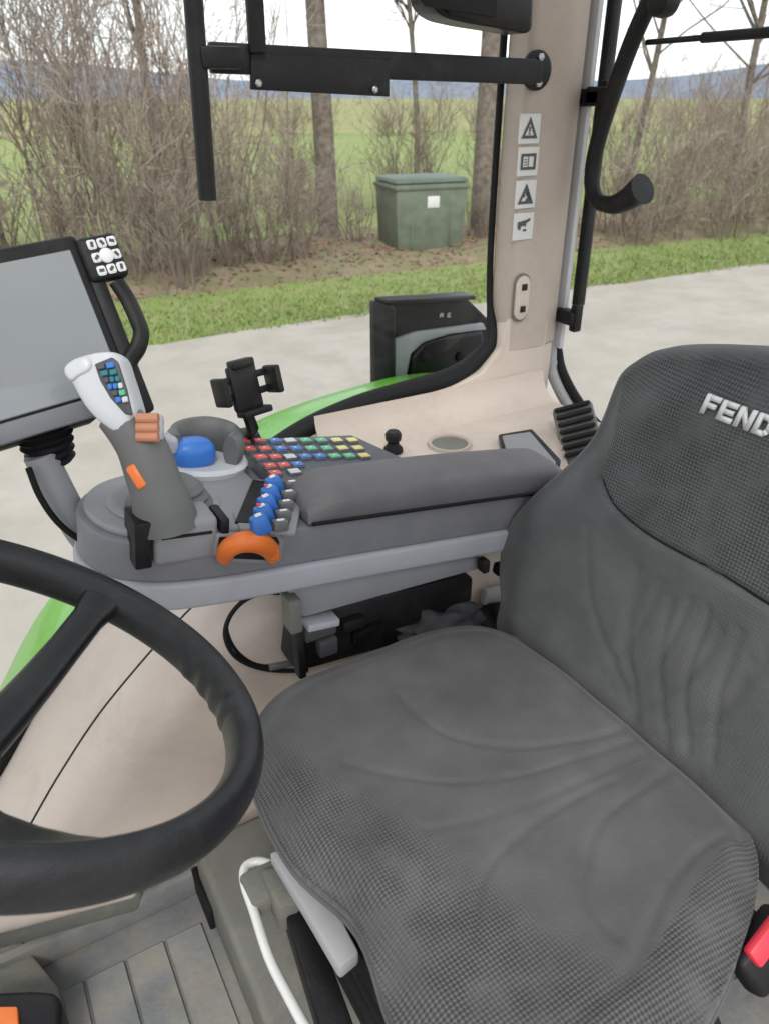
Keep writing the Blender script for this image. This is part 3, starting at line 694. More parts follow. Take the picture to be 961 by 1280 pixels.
# =================================================================== DRIVER'S SEAT
seat = thing('driver_seat', 'dark grey fabric driver seat with white lettering on its backrest', 'seat', (.40, .44, .125))
def cushion():
    cx, cy, hx, hy, rc = .403, .452, .230, .290, .13
    def bound(th):
        c, s = math.cos(th), math.sin(th)
        # rounded rectangle radius by marching
        n = 4.2; return 1 / ((abs(c / hx) ** n + abs(s / hy) ** n) ** (1 / n))
    def g(*pts): return [(v.x, v.y) for v in smooth([on(x, y, 2, .52) for x, y in pts], 5)]
    G = [(g((499, 865), (540, 902), (592, 921), (660, 926), (727, 919), (791, 906)), .0035, .0038), (g((431, 947), (487, 962), (562, 970), (637, 964), (705, 947), (795, 921)), .003, .0038),
         (g((529, 1030), (600, 1015), (660, 996), (720, 974), (810, 936)), .002, .0045), (g((589, 1172), (592, 1127), (607, 1082), (637, 1049), (690, 1007), (765, 970)), .0035, .004),
         (g((772, 1172), (742, 1135), (731, 1090), (739, 1045), (765, 1007), (840, 959)), .004, .004), (g((650, 1360), (720, 1277), (795, 1202), (850, 1112), (905, 1072), (960, 1062)), .004, .006)]
    bol = G[5][0]
    SEG, RG = 300, 84
    V = []; F = []; K = []
    def top(x, y, rho):
        u, v = (x - cx) / hx, (y - cy) / hy
        z = .520 + .012 * abs(v) ** 3 - .010 * (1 - v * v) * (1 - u * u) - .012 * max(0, -u - .4) - .03 * sstep(.80, 1.0, rho) ** 1.5
        for pl, dp, sg in G:
            d = polyline_dist(x, y, pl)
            if d < .03: z -= dp * .75 * math.exp(-(d / (sg * 1.25)) ** 2) 
        z += .0012 * math.sin(x * 47 + y * 23) * math.sin(y * 39 - x * 17)
        return z
    def kn(x, y):
        # knit panels: the nose of the cushion and the near bolster
        d1 = sstep(.03, -.03, (x - .285) + .10 * (y - .45) / .3)
        db = 1 if (bol[-1][0] - bol[0][0]) * (y - bol[0][1]) - (bol[-1][1] - bol[0][1]) * (x - bol[0][0]) < 0 else 0
        return max(d1, db)
    def warp(x, y): return x + .024 * math.exp(-((y - .40) / .075) ** 2) * sstep(.35, .15, x) + .008 * sstep(.35, .15, x) * sstep(.5, .4, y)
    def wy(x, y): return y + .052 * sstep(.36, .60, x) * sstep(.34, .16, y)
    V.append(Vector((cx, cy, top(cx, cy, 0)))); K.append(kn(cx, cy))
    for i in range(1, RG + 1):
        rho = (i / RG) ** .8
        for k in range(SEG):
            th = 2 * math.pi * k / SEG; b = bound(th); x, y = cx + rho * b * math.cos(th), cy + rho * b * math.sin(th)
            V.append(Vector((warp(x, y), wy(x, y), top(x, y, rho)))); K.append(kn(x, y))
    sides = ((1.006, .484), (1.006, .476), (.995, .463), (.972, .447), (.935, .430), (.87, .42))
    for s, z in sides:
        for k in range(SEG):
            th = 2 * math.pi * k / SEG; b = bound(th) * s; V.append(Vector((warp(cx + b * math.cos(th), cy + b * math.sin(th)), wy(cx + b * math.cos(th), cy + b * math.sin(th)), z))); K.append(.8)
    for k in range(SEG): F.append((0, 1 + k, 1 + (k + 1) % SEG))
    R2 = RG + len(sides)
    for i in range(R2 - 1):
        for k in range(SEG):
            a = 1 + i * SEG; F.append((a + k, a + SEG + k, a + SEG + (k + 1) % SEG, a + (k + 1) % SEG))
    F.append(tuple(range(1 + (R2 - 1) * SEG, 1 + R2 * SEG)))
    o = mesh('cushion', V, F, 'seat_fabric', seat, None)
    at = o.data.attributes.new('knit', 'FLOAT', 'POINT'); at.data.foreach_set('value', K)
    pp = []
    for k in range(90):
        th = 2 * math.pi * k / 90; b = bound(th) * 1.0; pp.append(Vector((warp(cx + b * math.cos(th), cy + b * math.sin(th)), wy(cx + b * math.cos(th), cy + b * math.sin(th)), .466)))
    tube('piping', pp, .0042, 'back_fabric', o, 6, True)
cushion()
SCY = .435
def back_front(y, z): return .625 + .17 * (z - .50) + .02 * math.sin(max(0, min(1, (z - .5) / .5)) * math.pi)       # lean of the front face
def backrest():
    half = []
    for px, py in ((955, 444), (900, 439), (850, 438), (818, 441), (797, 450), (779, 465), (768, 488), (758, 515), (744, 545), (722, 572), (697, 596), (665, 628), (648, 660), (641, 700), (640, 745)):
        p = on(px, py, 0, .70)
        for _ in range(5): p = on(px, py, 0, back_front(p.y, p.z) + .04)
        half.append(((p.y - SCY) / 1.035, .70 + (p.z - .70) / 1.035))
    half.insert(0, (0, half[0][1] + .002)); half[1] = (max(.03, half[1][0]), half[1][1])
    half += [(.298, .47), (.27, .435), (.18, .43), (0, .43)]
    outl = [Vector((SCY + a, z, 0)) for a, z in half] + [Vector((SCY - a, z, 0)) for a, z in half[-2:0:-1]]
    outl = smooth(outl, 6, True); c = Vector((SCY, .70, 0))
    def bnd(th):
        d = (math.cos(th), math.sin(th)); best = 0
        for a, b in zip(outl, outl[1:] + outl[:1]):
            ax, ay, bx, by = a.x - c.x, a.y - c.y, b.x - c.x, b.y - c.y
            den = d[0] * (by - ay) - d[1] * (bx - ax)
            if abs(den) < 1e-12: continue
            t = (ax * (by - ay) - ay * (bx - ax)) / den; s = (ax * d[1] - ay * d[0]) / den
            if t > 0 and -1e-6 <= s <= 1 + 1e-6: best = max(best, t)
        return best
    def g(*pts, m=False):
        q = []
        for x, y in pts:
            p = on(x, y, 0, .66)
            for _ in range(4): p = on(x, y, 0, back_front(p.y, p.z))
            q.append(p)
        q = [(v.y, v.z) for v in smooth(q, 5)]
        return q
    seam = g((752, 600), (760, 622), (774, 642), (830, 685), (900, 716), (961, 740))
    seam = [q for q in seam if q[0] > SCY + .004]; 
    fulls = seam + [(2 * SCY - y, z) for y, z in seam[::-1]]
    for _ in range(6): fulls = [fulls[0]] + [((a[0] + 2 * b[0] + c_[0]) / 4, (a[1] + 2 * b[1] + c_[1]) / 4) for a, b, c_ in zip(fulls, fulls[1:], fulls[2:])] + [fulls[-1]]
    G = [(fulls, .006, .0045)]; seam = fulls
    for pl in (g((735, 655), (742, 760), (775, 850), (790, 900)), g((800, 735), (785, 800), (795, 900)), g((838, 750), (822, 830), (832, 935)), g((885, 765), (856, 850), (858, 940)), g((925, 790), (897, 870), (890, 950)), g((868, 905), (905, 890), (961, 815))):
        G.append((pl, .0026, .006)); G.append(([(2 * SCY - y, z) for y, z in pl], .0026, .006))
    SEG, RG = 260, 80; V = []; F = []; K = []
    def sz(y):                                  # height of the seam at y
        a = abs(y - SCY); best = min(seam, key=lambda q: abs(abs(q[0] - SCY) - a)); return best[1] if a < .19 else .82 + (a - .19) * 2
    def fx(y, z, rho):
        x = back_front(y, z) + .028 * sstep(.70, 1, rho) ** 2 + .020 * min(1, ((y - SCY) / .3) ** 2) * 0 - .022 * ((y - SCY) / .3) ** 2 * sstep(.85, .6, z)
        for pl, dp, sg in G:
            d = polyline_dist(y, z, pl)
            if d < .03: x += dp * math.exp(-(d / sg) ** 2)
        x += .0012 * math.sin(z * 41 + y * 23) * math.sin(y * 37 - z * 17); return x
    def kn(y, z): return sstep(-.004, .004, z - sz(y)) * .85 + .12
    B = [bnd(2 * math.pi * k / SEG) for k in range(SEG)]
    V.append(Vector((fx(SCY, .70, 0), SCY, .70))); K.append(kn(SCY, .70))
    for i in range(1, RG + 1):
        rho = (i / RG) ** .8
        for k in range(SEG):
            th = 2 * math.pi * k / SEG; y, z = SCY + rho * B[k] * math.cos(th), .70 + rho * B[k] * math.sin(th); V.append(Vector((fx(y, z, rho), y, z))); K.append(kn(y, z))
    sides = ((1.03, .035), (1.045, .05), (1.045, .075), (1.025, .105), (.96, .125), (.85, .135))
    for s, dx in sides:
        for k in range(SEG):
            th = 2 * math.pi * k / SEG; y, z = SCY + s * B[k] * math.cos(th), .70 + s * B[k] * math.sin(th); V.append(Vector((back_front(y, z) + dx - .022 * ((y - SCY) / .3) ** 2 * sstep(.85, .6, z) * .6, y, z))); K.append(.1)
    R2 = RG + len(sides)
    for k in range(SEG): F.append((0, 1 + k, 1 + (k + 1) % SEG))
    for i in range(R2 - 1):
        for k in range(SEG):
            a = 1 + i * SEG; F.append((a + k, a + SEG + k, a + SEG + (k + 1) % SEG, a + (k + 1) % SEG))
    F.append(tuple(range(1 + (R2 - 1) * SEG, 1 + R2 * SEG)))
    o = mesh('backrest', V, F, 'back_fabric', seat, None)
    at = o.data.attributes.new('knit', 'FLOAT', 'POINT'); at.data.foreach_set('value', K)
    # piped seam between the knit top and the plain lower panel
    for sm in (fulls,): tube('seam_piping', [Vector((fx(y, z, .5) + .001, y, z)) for y, z in sm], .0026, 'rubber', o, 6)
    # lettering
    L = {'F': [[(0, 0), (.26, 0), (.26, 1), (0, 1)], [(.26, .74), (.9, .74), (.9, 1), (.26, 1)], [(.26, .36), (.78, .36), (.78, .6), (.26, .6)]],
         'E': [[(0, 0), (.26, 0), (.26, 1), (0, 1)], [(.26, .75), (.9, .75), (.9, 1), (.26, 1)], [(.26, .385), (.82, .385), (.82, .615), (.26, .615)], [(.26, 0), (.9, 0), (.9, .25), (.26, .25)]],
         'N': [[(0, 0), (.25, 0), (.25, 1), (0, 1)], [(.65, 0), (.9, 0), (.9, 1), (.65, 1)], [(.25, 1), (.25, .62), (.65, 0), (.65, .38)]],
         'D': [[(0, 0), (.26, 0), (.26, 1), (0, 1)], [(.26, .76), (.55, .76), (.7, 1), (.26, 1)], [(.26, 0), (.7, 0), (.55, .24), (.26, .24)], [(.55, .76), (.64, .64), (.9, .78), (.7, 1)], [(.64, .64), (.64, .36), (.9, .22), (.9, .78)], [(.64, .36), (.55, .24), (.7, 0), (.9, .22)]],
         'T': [[(0, .74), (.95, .74), (.95, 1), (0, 1)], [(.34, 0), (.61, 0), (.61, .74), (.34, .74)]]}
    s = .0236; pit = .0220
    p = on(874, 515, 0, .69)
    for _ in range(5): p = on(874, 515, 0, back_front(p.y, p.z))
    y0 = p.y; z0 = p.z
    for i, ch in enumerate('FENDT'):
        bm = bmesh.new()
        for q in L[ch]:
            vs = []
            for a, b in q:
                y = y0 - i * pit - (a * .90 + b * .22) * s; z = z0 + b * s; vs.append(Vector((fx(y, z, .75) - .0022, y, z)))
            f1 = [bm.verts.new(p) for p in vs]; f2 = [bm.verts.new(p + Vector((.003, 0, 0))) for p in vs]
            bm.faces.new(f1); bm.faces.new(f2[::-1])
            for k in range(len(q)): bm.faces.new((f1[k], f1[(k + 1) % len(q)], f2[(k + 1) % len(q)], f2[k]))
        frombm('letter', bm, 'white_print', o, None)
backrest()
# ---- seat base: pedestal, bellows, trim bar, lever
rbox('pedestal', (.56, .60, .125), T(.415, .565, .0625), 'pedestal_grey', seat, .012, 3)
rbox('pedestal_edge', (.010, .09, .05), T(.131, .83, .03), 'rubber', seat, .003)
for i in range(5): rbox('bellows_fold', (.36 - (i % 2) * .03, .36 - (i % 2) * .03, .042), T(.42, .47, .150 + i * .040), 'rubber', seat, .014, 3)
rbox('seat_pan', (.40, .48, .05), T(.41, .45, .395), 'black_plastic', seat, .01)
A_ = [on(*p, 2, .425) for p in ((336, 1064), (366, 1058), (392, 1080), (450, 1190), (424, 1212), (382, 1140))]
prism('front_trim', A_, (0, 0, -.022), 'trim_grey', seat, .005, 2)
B_ = [on(*p, 2, .355) for p in ((325, 1086), (352, 1080), (376, 1126), (347, 1136))]
prism('front_bracket', B_, (0, 0, -.05), 'pedestal_grey', seat, .006, 2)
prism('side_plate', [on(*p, 2, .335) for p in ((352, 1126), (384, 1120), (450, 1300), (405, 1300))], (0, 0, -.05), 'black_plastic', seat, .005)
lv = smooth([on(x, y, 2, z) for x, y, z in ((352, 1100, .33), (340, 1082, .33), (322, 1077, .33), (307, 1084, .33), (306, 1104, .33), (318, 1140, .33), (336, 1195, .33), (358, 1240, .33), (392, 1300, .33), (430, 1340, .33))], 5)
tube('adjust_lever', lv, .006, 'steel_white', seat, 12)
rbox('lever_block', (.06, .05, .03), T(on(336, 1108, 2, .325)), 'pedestal_grey', seat, .006)
# ---- belt buckle
bk = thing('belt_buckle', 'black seat belt buckle with a red push button beside the cushion', 'buckle', (.60, .12, .36))
p = on(944, 1172, 2, .490); ax = (on(972, 1138, 2, .505) - on(922, 1204, 2, .485)).normalized()
Mb = frame(p, ax, cF.cross(ax))
rbox('body', (.075, .045, .028), Mb @ T(0, .014, 0), 'black_plastic', bk, .008, 3)
pr = rbox('push_button', (.056, .020, .012), Mb @ T(.004, -.002, -.014), 'buckle_red', bk, .004, 2)
q = Mb @ Vector((-.03, -.01, .01))
tube('stalk', smooth([q, q + Vector((-.02, -.01, -.07)), Vector((.52, .14, .28)), Vector((.53, .17, .14))], 5), .012, 'black_plastic', bk, 10)
rbox('stalk_foot', (.10, .06, .05), T(.53, .19, .15), 'black_plastic', bk, .01)

# =================================================================== ARMREST CONSOLE
CO = on(385, 655, 1, .77); ca = math.atan(.14)
e1 = Vector((math.cos(ca), 0, -math.sin(ca))); e2 = Vector((0, 1, 0)); e3 = Vector((math.sin(ca), 0, math.cos(ca)))
CM = Matrix(((e1.x, 0, e3.x, CO.x), (0, 1, 0, CO.y), (e1.z, 0, e3.z, CO.z), (0, 0, 0, 1)))
def L2(s, w_, h): return CM @ Vector((s, w_, h))
def ch(px, py, h):                                                     # pixel on the console plane h
    return onp(px, py, CO + e3 * h, e3)
def chl(px, py, h): return CM.inverted() @ ch(px, py, h)
con = thing('armrest_console', 'grey armrest console with padded top and coloured controls beside the seat', 'console', tuple(L2(.1, .06, -.1)))
def cbox(name, s0, s1, w0, w1, h0, h1, m, parent=con, bev=.004, seg=2, taper=None):
    return rbox(name, (s1 - s0, w1 - w0, h1 - h0), CM @ T((s0 + s1) / 2, (w0 + w1) / 2, (h0 + h1) / 2), m, parent, bev, seg, taper)
def slab(name, outl, h0, h1, m, parent=con, bev=.004, seg=2):
    return prism(name, [L2(a, b, h0) for a, b in outl], e3 * (h1 - h0), m, parent, bev, seg)
nose = [(.46, .0), (.02, .0), (-.12, .0), (-.19, .012), (-.235, .04), (-.256, .085), (-.255, .135), (-.23, .18), (-.18, .205), (-.10, .21), (.0, .205), (.08, .16), (.12, .118), (.46, .115)]
nose_s = [(v.x, v.y) for v in smooth([Vector((a, b, 0)) for a, b in nose[1:13]], 4)]
full = [nose[0]] + nose_s + [nose[-1]]
def grow_out(o, d):
    c = Vector((.05, .1)); r = []
    for a, b in o:
        v = Vector((a, b)) - c; r.append((a + d * (1 if a > .4 else v.normalized().x), b + (d * (-1 if b < .02 else v.normalized().y))))
    return r
slab('lower_band', grow_out(full, .006), -.095, -.058, 'console_light', con, .006, 3)
slab('body', full, -.059, -.004, 'console_dark', con, .005, 3)
# raised front deck carrying the controls
deck = [(v.x, v.y) for v in smooth([Vector((a, b, 0)) for a, b in ((-.02, .006), (-.12, .006), (-.185, .018), (-.228, .045), (-.247, .088), (-.246, .132), (-.222, .174), (-.175, .198), (-.10, .203), (-.02, .200))], 5)]
slab('front_deck', deck, -.005, .006, 'console_mid', con, .004, 3)
# ---- armrest pad
def pad():
    n, m = 60, 22; V = []; F = []
    s0, s1, w0, w1 = .0, .455, -.004, .098
    for i in range(n + 1):
        s = s0 + (s1 - s0) * i / n
        ee = min(1, min(i, n - i) / 6); e = math.sin(ee * math.pi / 2)
        for j in range(m):
            th = math.pi * j / (m - 1) ; c = -math.cos(th); sn = math.sin(th)
            ww = (w0 + w1) / 2 + (w1 - w0) / 2 * math.copysign(abs(c) ** .6, c) * (.90 + .10 * e)
            hh = .004 + (.036 + .006 * math.sin(math.pi * i / n)) * sn ** .45 * (.35 + .65 * e)
            V.append(L2(s + (.008 * (ww - w0) / .1), ww, hh))
        V.append(L2(s, w1 * .98, .0)); V.append(L2(s, w0 * .9 + .002, .0))
    k = m + 2
    for i in range(n):
        for j in range(k): F.append((i * k + j, i * k + (j + 1) % k, (i + 1) * k + (j + 1) % k, (i + 1) * k + j))
    F.append(tuple(range(k))); F.append(tuple(range(n * k, (n + 1) * k)))
    o = mesh('armrest_pad', V, F, 'pad', con, 40)
    tube('pad_seam', [L2(s0 + .004 + (s1 - s0 - .008) * i / 30, w0 - .0015, .0015) for i in range(31)], .0026, 'rubber', o, 6)
pad()
# ---- key panel behind the pad
def keys():
    h = .018
    pts = [chl(*p, h) for p in ((293, 549), (440, 543), (507, 573), (470, 580), (392, 592), (372, 606), (345, 600))]
    pn = slab('key_panel', [(p.x, p.y) for p in pts], -.006, h, 'key_base', con, .004)
    rows = [((305, 440), 553.5, 552.5, ['red', 'red', 'blue', 'shell_white', 'green_key', 'green_key', 'yellow_key', 'yellow_key']),
            ((312, 447), 563.5, 562.5, ['red', 'red', 'blue', 'blue', 'green_key', 'green_key', 'yellow_key', 'yellow_key']),
            ((326, 455), 574, 572, ['red', 'red', 'shell_white', 'blue', 'blue', 'green_key', 'green_key', 'yellow_key']),
            ((338, 372), 585, 583, ['red', 'red', 'blue']), ((344, 368), 594, 592, ['red', 'shell_white'])]
    for (xa, xb), ya, yb, cols in rows:
        n = len(cols)
        for i, c in enumerate(cols):
            f = i / max(1, n - 1); p = chl(xa + (xb - xa) * f, ya + (yb - ya) * f, h)
            k = cbox('key', p.x - .0098, p.x + .0098, p.y - .0082, p.y + .0082, h - .003, h + .004, 'key_base', pn, .0018, 1)
            cbox('key_cap', p.x - .0086, p.x + .0080, p.y - .0072, p.y + .0066, h + .0035, h + .0055, c, pn, .0008, 1)
            cbox('key_mark', p.x - .003, p.x + .001, p.y - .001, p.y + .001, h + .0053, h + .0062, 'white_print', pn, 0)
keys()
# ---- blue lever bank in its well
def levers():
    h = .008
    well = [chl(*p, h) for p in ((322, 598), (372, 601), (382, 606), (370, 664), (300, 660), (290, 640))]
    slab('lever_well', [(p.x, p.y) for p in well], .0, h, 'console_mid', con, .003)
    inner = [chl(*p, h + .001) for p in ((316, 600), (368, 603), (362, 656), (294, 652))]
    wl = slab('well_floor', [(p.x, p.y) for p in inner], h - .004, h + .0015, 'black_plastic', con, .001)
    for i in range(5):
        py = 603 + i * 12.2
        p = chl(343 - i * 4.4, py, h + .018); M = CM @ T(p.x, p.y, h + .014) @ Matrix.Rotation(R_(-18), 4, 'Y')
        lv_ = rbox('flow_lever', (.026, .017, .026), M, 'blue' if i < 4 else 'blue', con, .005, 2, (.8, .85))
        rbox('lever_mark', (.008, .006, .002), M @ T(.001, 0, .0135), 'white_print', lv_, .0005, 1)
        q = chl(365 - i * 3.6, py + 1, h + .012); M = CM @ T(q.x, q.y, h + .008)
        kk = rbox('lever_scale', (.020, .013, .014), M, 'grip_grey', con, .003, 2)
        rbox('scale_mark', (.010, .004, .002), M @ T(0, 0, .0072), 'white_print', kk, .0005, 1)
        if i in (1, 3):
            rbox('red_mark', (.005, .005, .002), Matrix.Translation(e3 * .0) @ CM @ T(p.x - .007, p.y, h + .0285) , 'red', lv_, .0005, 1)
levers()
# ---- orange lever in a recess of the near side
def orange():
    Yf = CO.y
    o = [on(*p, 1, Yf - .003) for p in ((270, 668), (350, 668), (357, 674), (352, 700), (344, 706), (276, 702), (267, 694))]
    rim = prism('recess_rim', [Vector((p.x, Yf - .004, p.z)) for p in o], (0, .012, 0), 'console_mid', con, .003)
    o = [on(*p, 1, Yf - .006) for p in ((275, 672), (347, 672), (350, 678), (346, 698), (340, 701), (278, 698), (272, 690))]
    prism('recess', o, (0, .004, 0), 'black_plastic', con, .001)
    pts = smooth([on(x, y, 1, yy) for x, y, yy in ((280, 698, Yf - .006), (285, 687, Yf - .018), (298, 679, Yf - .024), (314, 677, Yf - .026), (328, 680, Yf - .024), (338, 688, Yf - .016), (342, 697, Yf - .006))], 5)
    n = len(pts)
    tube('hand_lever', pts, [.0085 + .0035 * math.sin(math.pi * i / (n - 1)) for i in range(n)], 'orange', con, 14, flat=(1, 1.15))
    e = on(341, 688, 1, Yf - .016); rbox('lever_tip', (.014, .016, .022), T(e), 'orange', con, .004)
orange()
# ---- crossgate joystick with palm shell
def joystick():
    base = L2(-.165, .085, .006)
    lathe('joystick_collar', [(.068, 0), (.070, .003), (.067, .006), (.060, .007), (.056, .005)], CM @ T(-.155, .100, .005), 'console_mid', con, 40)
    lathe('joystick_gaiter', [(.054, 0), (.053, .008), (.046, .012), (.047, .017), (.040, .022), (.041, .027), (.033, .034)], CM @ T(-.152, .085, .006), 'grip_grey', con, 36)
    cbox('gate_slot', -.216, -.196, -.0005, .050, -.03, .030, 'black_plastic', con, .003)
    cbox('joystick_block', -.194, -.118, -.0012, .055, -.03, .026, 'console_mid', con, .008, 3)
    cbox('block_groove', -.186, -.126, -.003, .004, .006, .010, 'black_plastic', con, .001, 1)
    cbox('gate_slot', -.116, -.104, -.0008, .045, -.02, .022, 'black_plastic', con, .003)
    cbox('gate_slot', -.125, -.112, .035, .075, -.01, .0135, 'black_plastic', con, .002)
    J = con
    D = .80                                                            # depth of the stick, from the pixel outline of the grip foot
    foot = ch(212, 640, .03)
    d0 = (foot - cC).dot(cF)
    def q(x, y, dd): return dep(x, y, d0 + dd)
    up = (cR * .75 + cU * .65)
    path = smooth([q(208, 656, .012), q(203, 632, .002), q(196, 610, -.004), q(188, 586, -.006), q(178, 560, -.008), q(163, 538, -.010), q(146, 518, -.012)], 5)
    n = len(path); kn_ = (.040, .0345, .0305, .030, .0285, .026, .024)
    rad = [kn_[min(5, int(i / 5))] + (kn_[min(6, int(i / 5) + 1)] - kn_[min(5, int(i / 5))]) * ((i % 5) / 5) if i < n - 1 else kn_[6] for i in range(n)]
    g = tube('joystick_grip', path, rad, 'grip_grey', J, 24, flat=(1, 1), up=up)
    # palm shell: thick rounded head with a lip, key face let into its right flank
    ho = [(78, 468), (77, 457), (88, 447), (107, 441), (122, 438), (138, 438), (147, 446), (153, 464), (162, 492), (168, 521), (152, 546), (128, 533), (110, 516), (97, 497), (88, 480)]
    hp = [v for v in smooth([q(x, y, -.036) for x, y in ho], 3, True)]
    s = pillow('joystick_shell', hp, cF * .055 + cU * .004, 'shell_white', J)
    lp = [q(x, y, -.041) for x, y in ((80, 468), (80, 458), (90, 450), (106, 445), (114, 452), (112, 462), (98, 470), (88, 476))]
    pillow('palm_lip', smooth(lp, 3, True), cF * .016, 'shell_white', s, .25)
    kf = [q(x, y, -.0385) for x, y in ((118, 455), (140, 446), (147, 452), (158, 486), (165, 518), (157, 518), (138, 498), (125, 476))]
    prism('key_face', kf, cF * .006, 'mark_grey', s, .0015, 2)
    for t_, wv, m in ((0, 2, 'blue'), (.16, 2, 'teal'), (.32, 3, 'teal'), (.48, 3, 'blue'), (.64, 2, 'green_key'), (.80, 2, 'blue')):
        x0, y0 = 121 + (150 - 121) * t_, 459 + (510 - 459) * t_; ww = 23 - 8 * t_
        for j in range(wv):
            cx_, cy_ = x0 + ww * (j + .5) / wv, y0 - 3.2 * (j + .5) / wv * (1 - t_)
            M = frame(q(cx_, cy_, -.0415), cR * .9 - cU * (-.2), cU)
            rbox('joystick_key', (ww / wv * .00078, .0066, .004), M, m if (j + int(t_ * 10)) % 3 else ('shell_white' if j else 'mark_grey'), s, .001, 1)
    # copper rollers
    c1 = q(185, 534, -.036)
    for i in range(3): lathe('roller', [(.005, -.011), (.0068, -.009), (.0068, .009), (.005, .011)], frame(c1 + cU * (.010 - i * .0105), cF, cU) , 'copper', g, 14) if False else tube('roller', [c1 + cU * (.010 - i * .0105) - cR * .012, c1 + cU * (.010 - i * .0105) + cR * .012], .0058, 'copper', g, 12)
    rbox('roller_mount', (.030, .030, .02), frame(q(187, 534, -.020), cR, cU), 'shell_white', g, .004)
    # orange rocker
    c2 = q(172, 596, -.031); M2 = frame(c2, (q(182, 614, 0) - q(160, 578, 0)), cR)
    rbox('rocker', (.030, .013, .012), M2, 'orange', g, .004, 2)
joystick()
# ---- second control: grey dome lever with blue flank on a pale ring
def dome():
    h = .006; c = chl(256, 583, h); M = CM @ T(c.x, c.y, h) @ Matrix.Diagonal((1.26, 1.12, 1.22, 1))
    lathe('grip_ring', [(.047, 0), (.049, .006), (.046, .011), (.030, .010), (.0, .010)], M, 'shell_white', con, 40)
    arc = [M @ Vector((.0345 * math.cos(R_(t)), .0345 * math.sin(R_(t)), .030 - .004 * abs(t - 70) / 110)) for t in range(-52, 193, 9)]; na = len(arc)
    g = tube('grip_wall', arc, [.0125 * (.72 + .28 * math.sin(math.pi * min(1, (i + 2.5) / 9)) if i < 6 else .72 + .28 * math.sin(math.pi * min(1, (na - i + 1.5) / 9)) if i > na - 7 else 1) for i in range(na)], 'grip_grey', con, 20, flat=(2.05, 1.05), up=e3)
    bm = bmesh.new(); bmesh.ops.create_icosphere(bm, subdivisions=4, radius=1)
    for v in bm.verts:
        p = Vector([math.copysign(abs(k) ** .75, k) for k in v.co]); v.co = M @ Vector((-.016 + p.x * .024, -.010 + p.y * .020, .022 + p.z * .018))
    frombm('thumb_block', bm, 'blue', g, None)
    rbox('thumb_edge', (.012, .030, .02), M @ T(-.040, -.006, .034), 'console_light', g, .005, 3)
dome()
# ---- under-console support and mechanism
o = [on(*p, 1, .79) for p in ((362, 736), (600, 690), (598, 712), (382, 772), (360, 768))]
prism('support_beam', o, (0, .06, 0), 'console_mid', con, .004)
o = [on(*p, 1, .80) for p in ((374, 770), (560, 724), (592, 722), (590, 752), (520, 800), (384, 838), (366, 836))]
prism('mechanism_block', o, (0, .05, 0), 'black_plastic', con, .006)
for px, py, sx, sz, m in ((398, 784, .05, .03, 'mark_grey'), (440, 778, .035, .02, 'rubber'), (408, 806, .03, .03, 'mark_grey'), (458, 790, .05, .022, 'black_gloss')):
    p = on(px, py, 1, .795); rbox('mechanism_bracket', (sx, .02, sz), T(p), m, con, .004)
p = on(400, 776, 1, .79); rbox('bracket_plate', (.05, .03, .012), frame(p, (1, 0, -.14), (0, 1, 0)), 'console_light', con, .003)
p = on(365, 765, 1, .785); rbox('bracket_tab', (.018, .03, .055), T(p), 'pedestal_grey', con, .003)
p = on(374, 815, 1, .785); rbox('bracket_post', (.012, .02, .085), T(p), 'black_plastic', con, .003)
p = on(604, 706, 1, .77); rbox('clip', (.012, .02, .022), T(p), 'black_plastic', con, .003)
p = on(622, 742, 1, .86); rbox('rear_plate', (.07, .015, .03), frame(p, e1, e2), 'trim_grey', con, .004)
p = on(640, 708, 1, .80); rbox('rear_link', (.07, .02, .02), frame(p, e1, e2), 'black_plastic', con, .004)
# ---- cable loop
cb = thing('cable', 'thin black cable looping from under the console to a metal plug', 'cable', on(365, 836, 1, .86))
cp = smooth([on(x, y, 1, yy) for x, y, yy in ((360, 742, .82), (330, 741, .83), (304, 752, .84), (287, 772, .845), (282, 795, .845), (292, 818, .845), (315, 832, .845), (345, 838, .84), (385, 838, .83))], 6)
tube('cord', cp, .0035, 'rubber', cb, 8); tube('cord', [p + Vector((.004, .004, .005 * math.sin(i * .3) + .004)) for i, p in enumerate(cp)], .003, 'rubber', cb, 8)
tube('plug', [on(338, 834, 1, .835), on(364, 829, 1, .835)], .0055, 'metal', cb, 10)
# ---- dark cloth bundle stuffed behind the cushion
def cloth():
    t = thing('cloth_bundle', 'crumpled dark cloth tucked between cushion and console', 'cloth', (.48, .83, .40)); rnd = random.Random(9)
    c = on(548, 776, 1, .80); bm = bmesh.new(); bmesh.ops.create_icosphere(bm, subdivisions=4, radius=1)
    for v in bm.verts:
        d = v.co.copy(); k = 1 + .16 * math.sin(d.x * 9 + d.z * 4) * math.cos(d.y * 7) + .10 * math.sin(d.z * 17 + d.x * 5) + .06 * math.sin(d.x * 31)
        v.co = Vector((c.x + d.x * .085 * k, c.y + d.y * .04 * k, c.z - .02 + d.z * .045 * k))
    frombm('folds', bm, 'cloth_dark', t, None)
    c = on(614, 782, 1, .84); bm = bmesh.new(); bmesh.ops.create_icosphere(bm, subdivisions=4, radius=1)
    for v in bm.verts:
        d = v.co.copy(); k = 1 + .14 * math.sin(d.x * 7 + d.z * 6) * math.cos(d.y * 5) + .08 * math.sin(d.z * 15 + d.x * 5)
        v.co = Vector((c.x + d.x * .05 * k, c.y + d.y * .035 * k, c.z - .01 + d.z * .05 * k))
    frombm('corner', bm, 'rubber', t, None)
cloth()

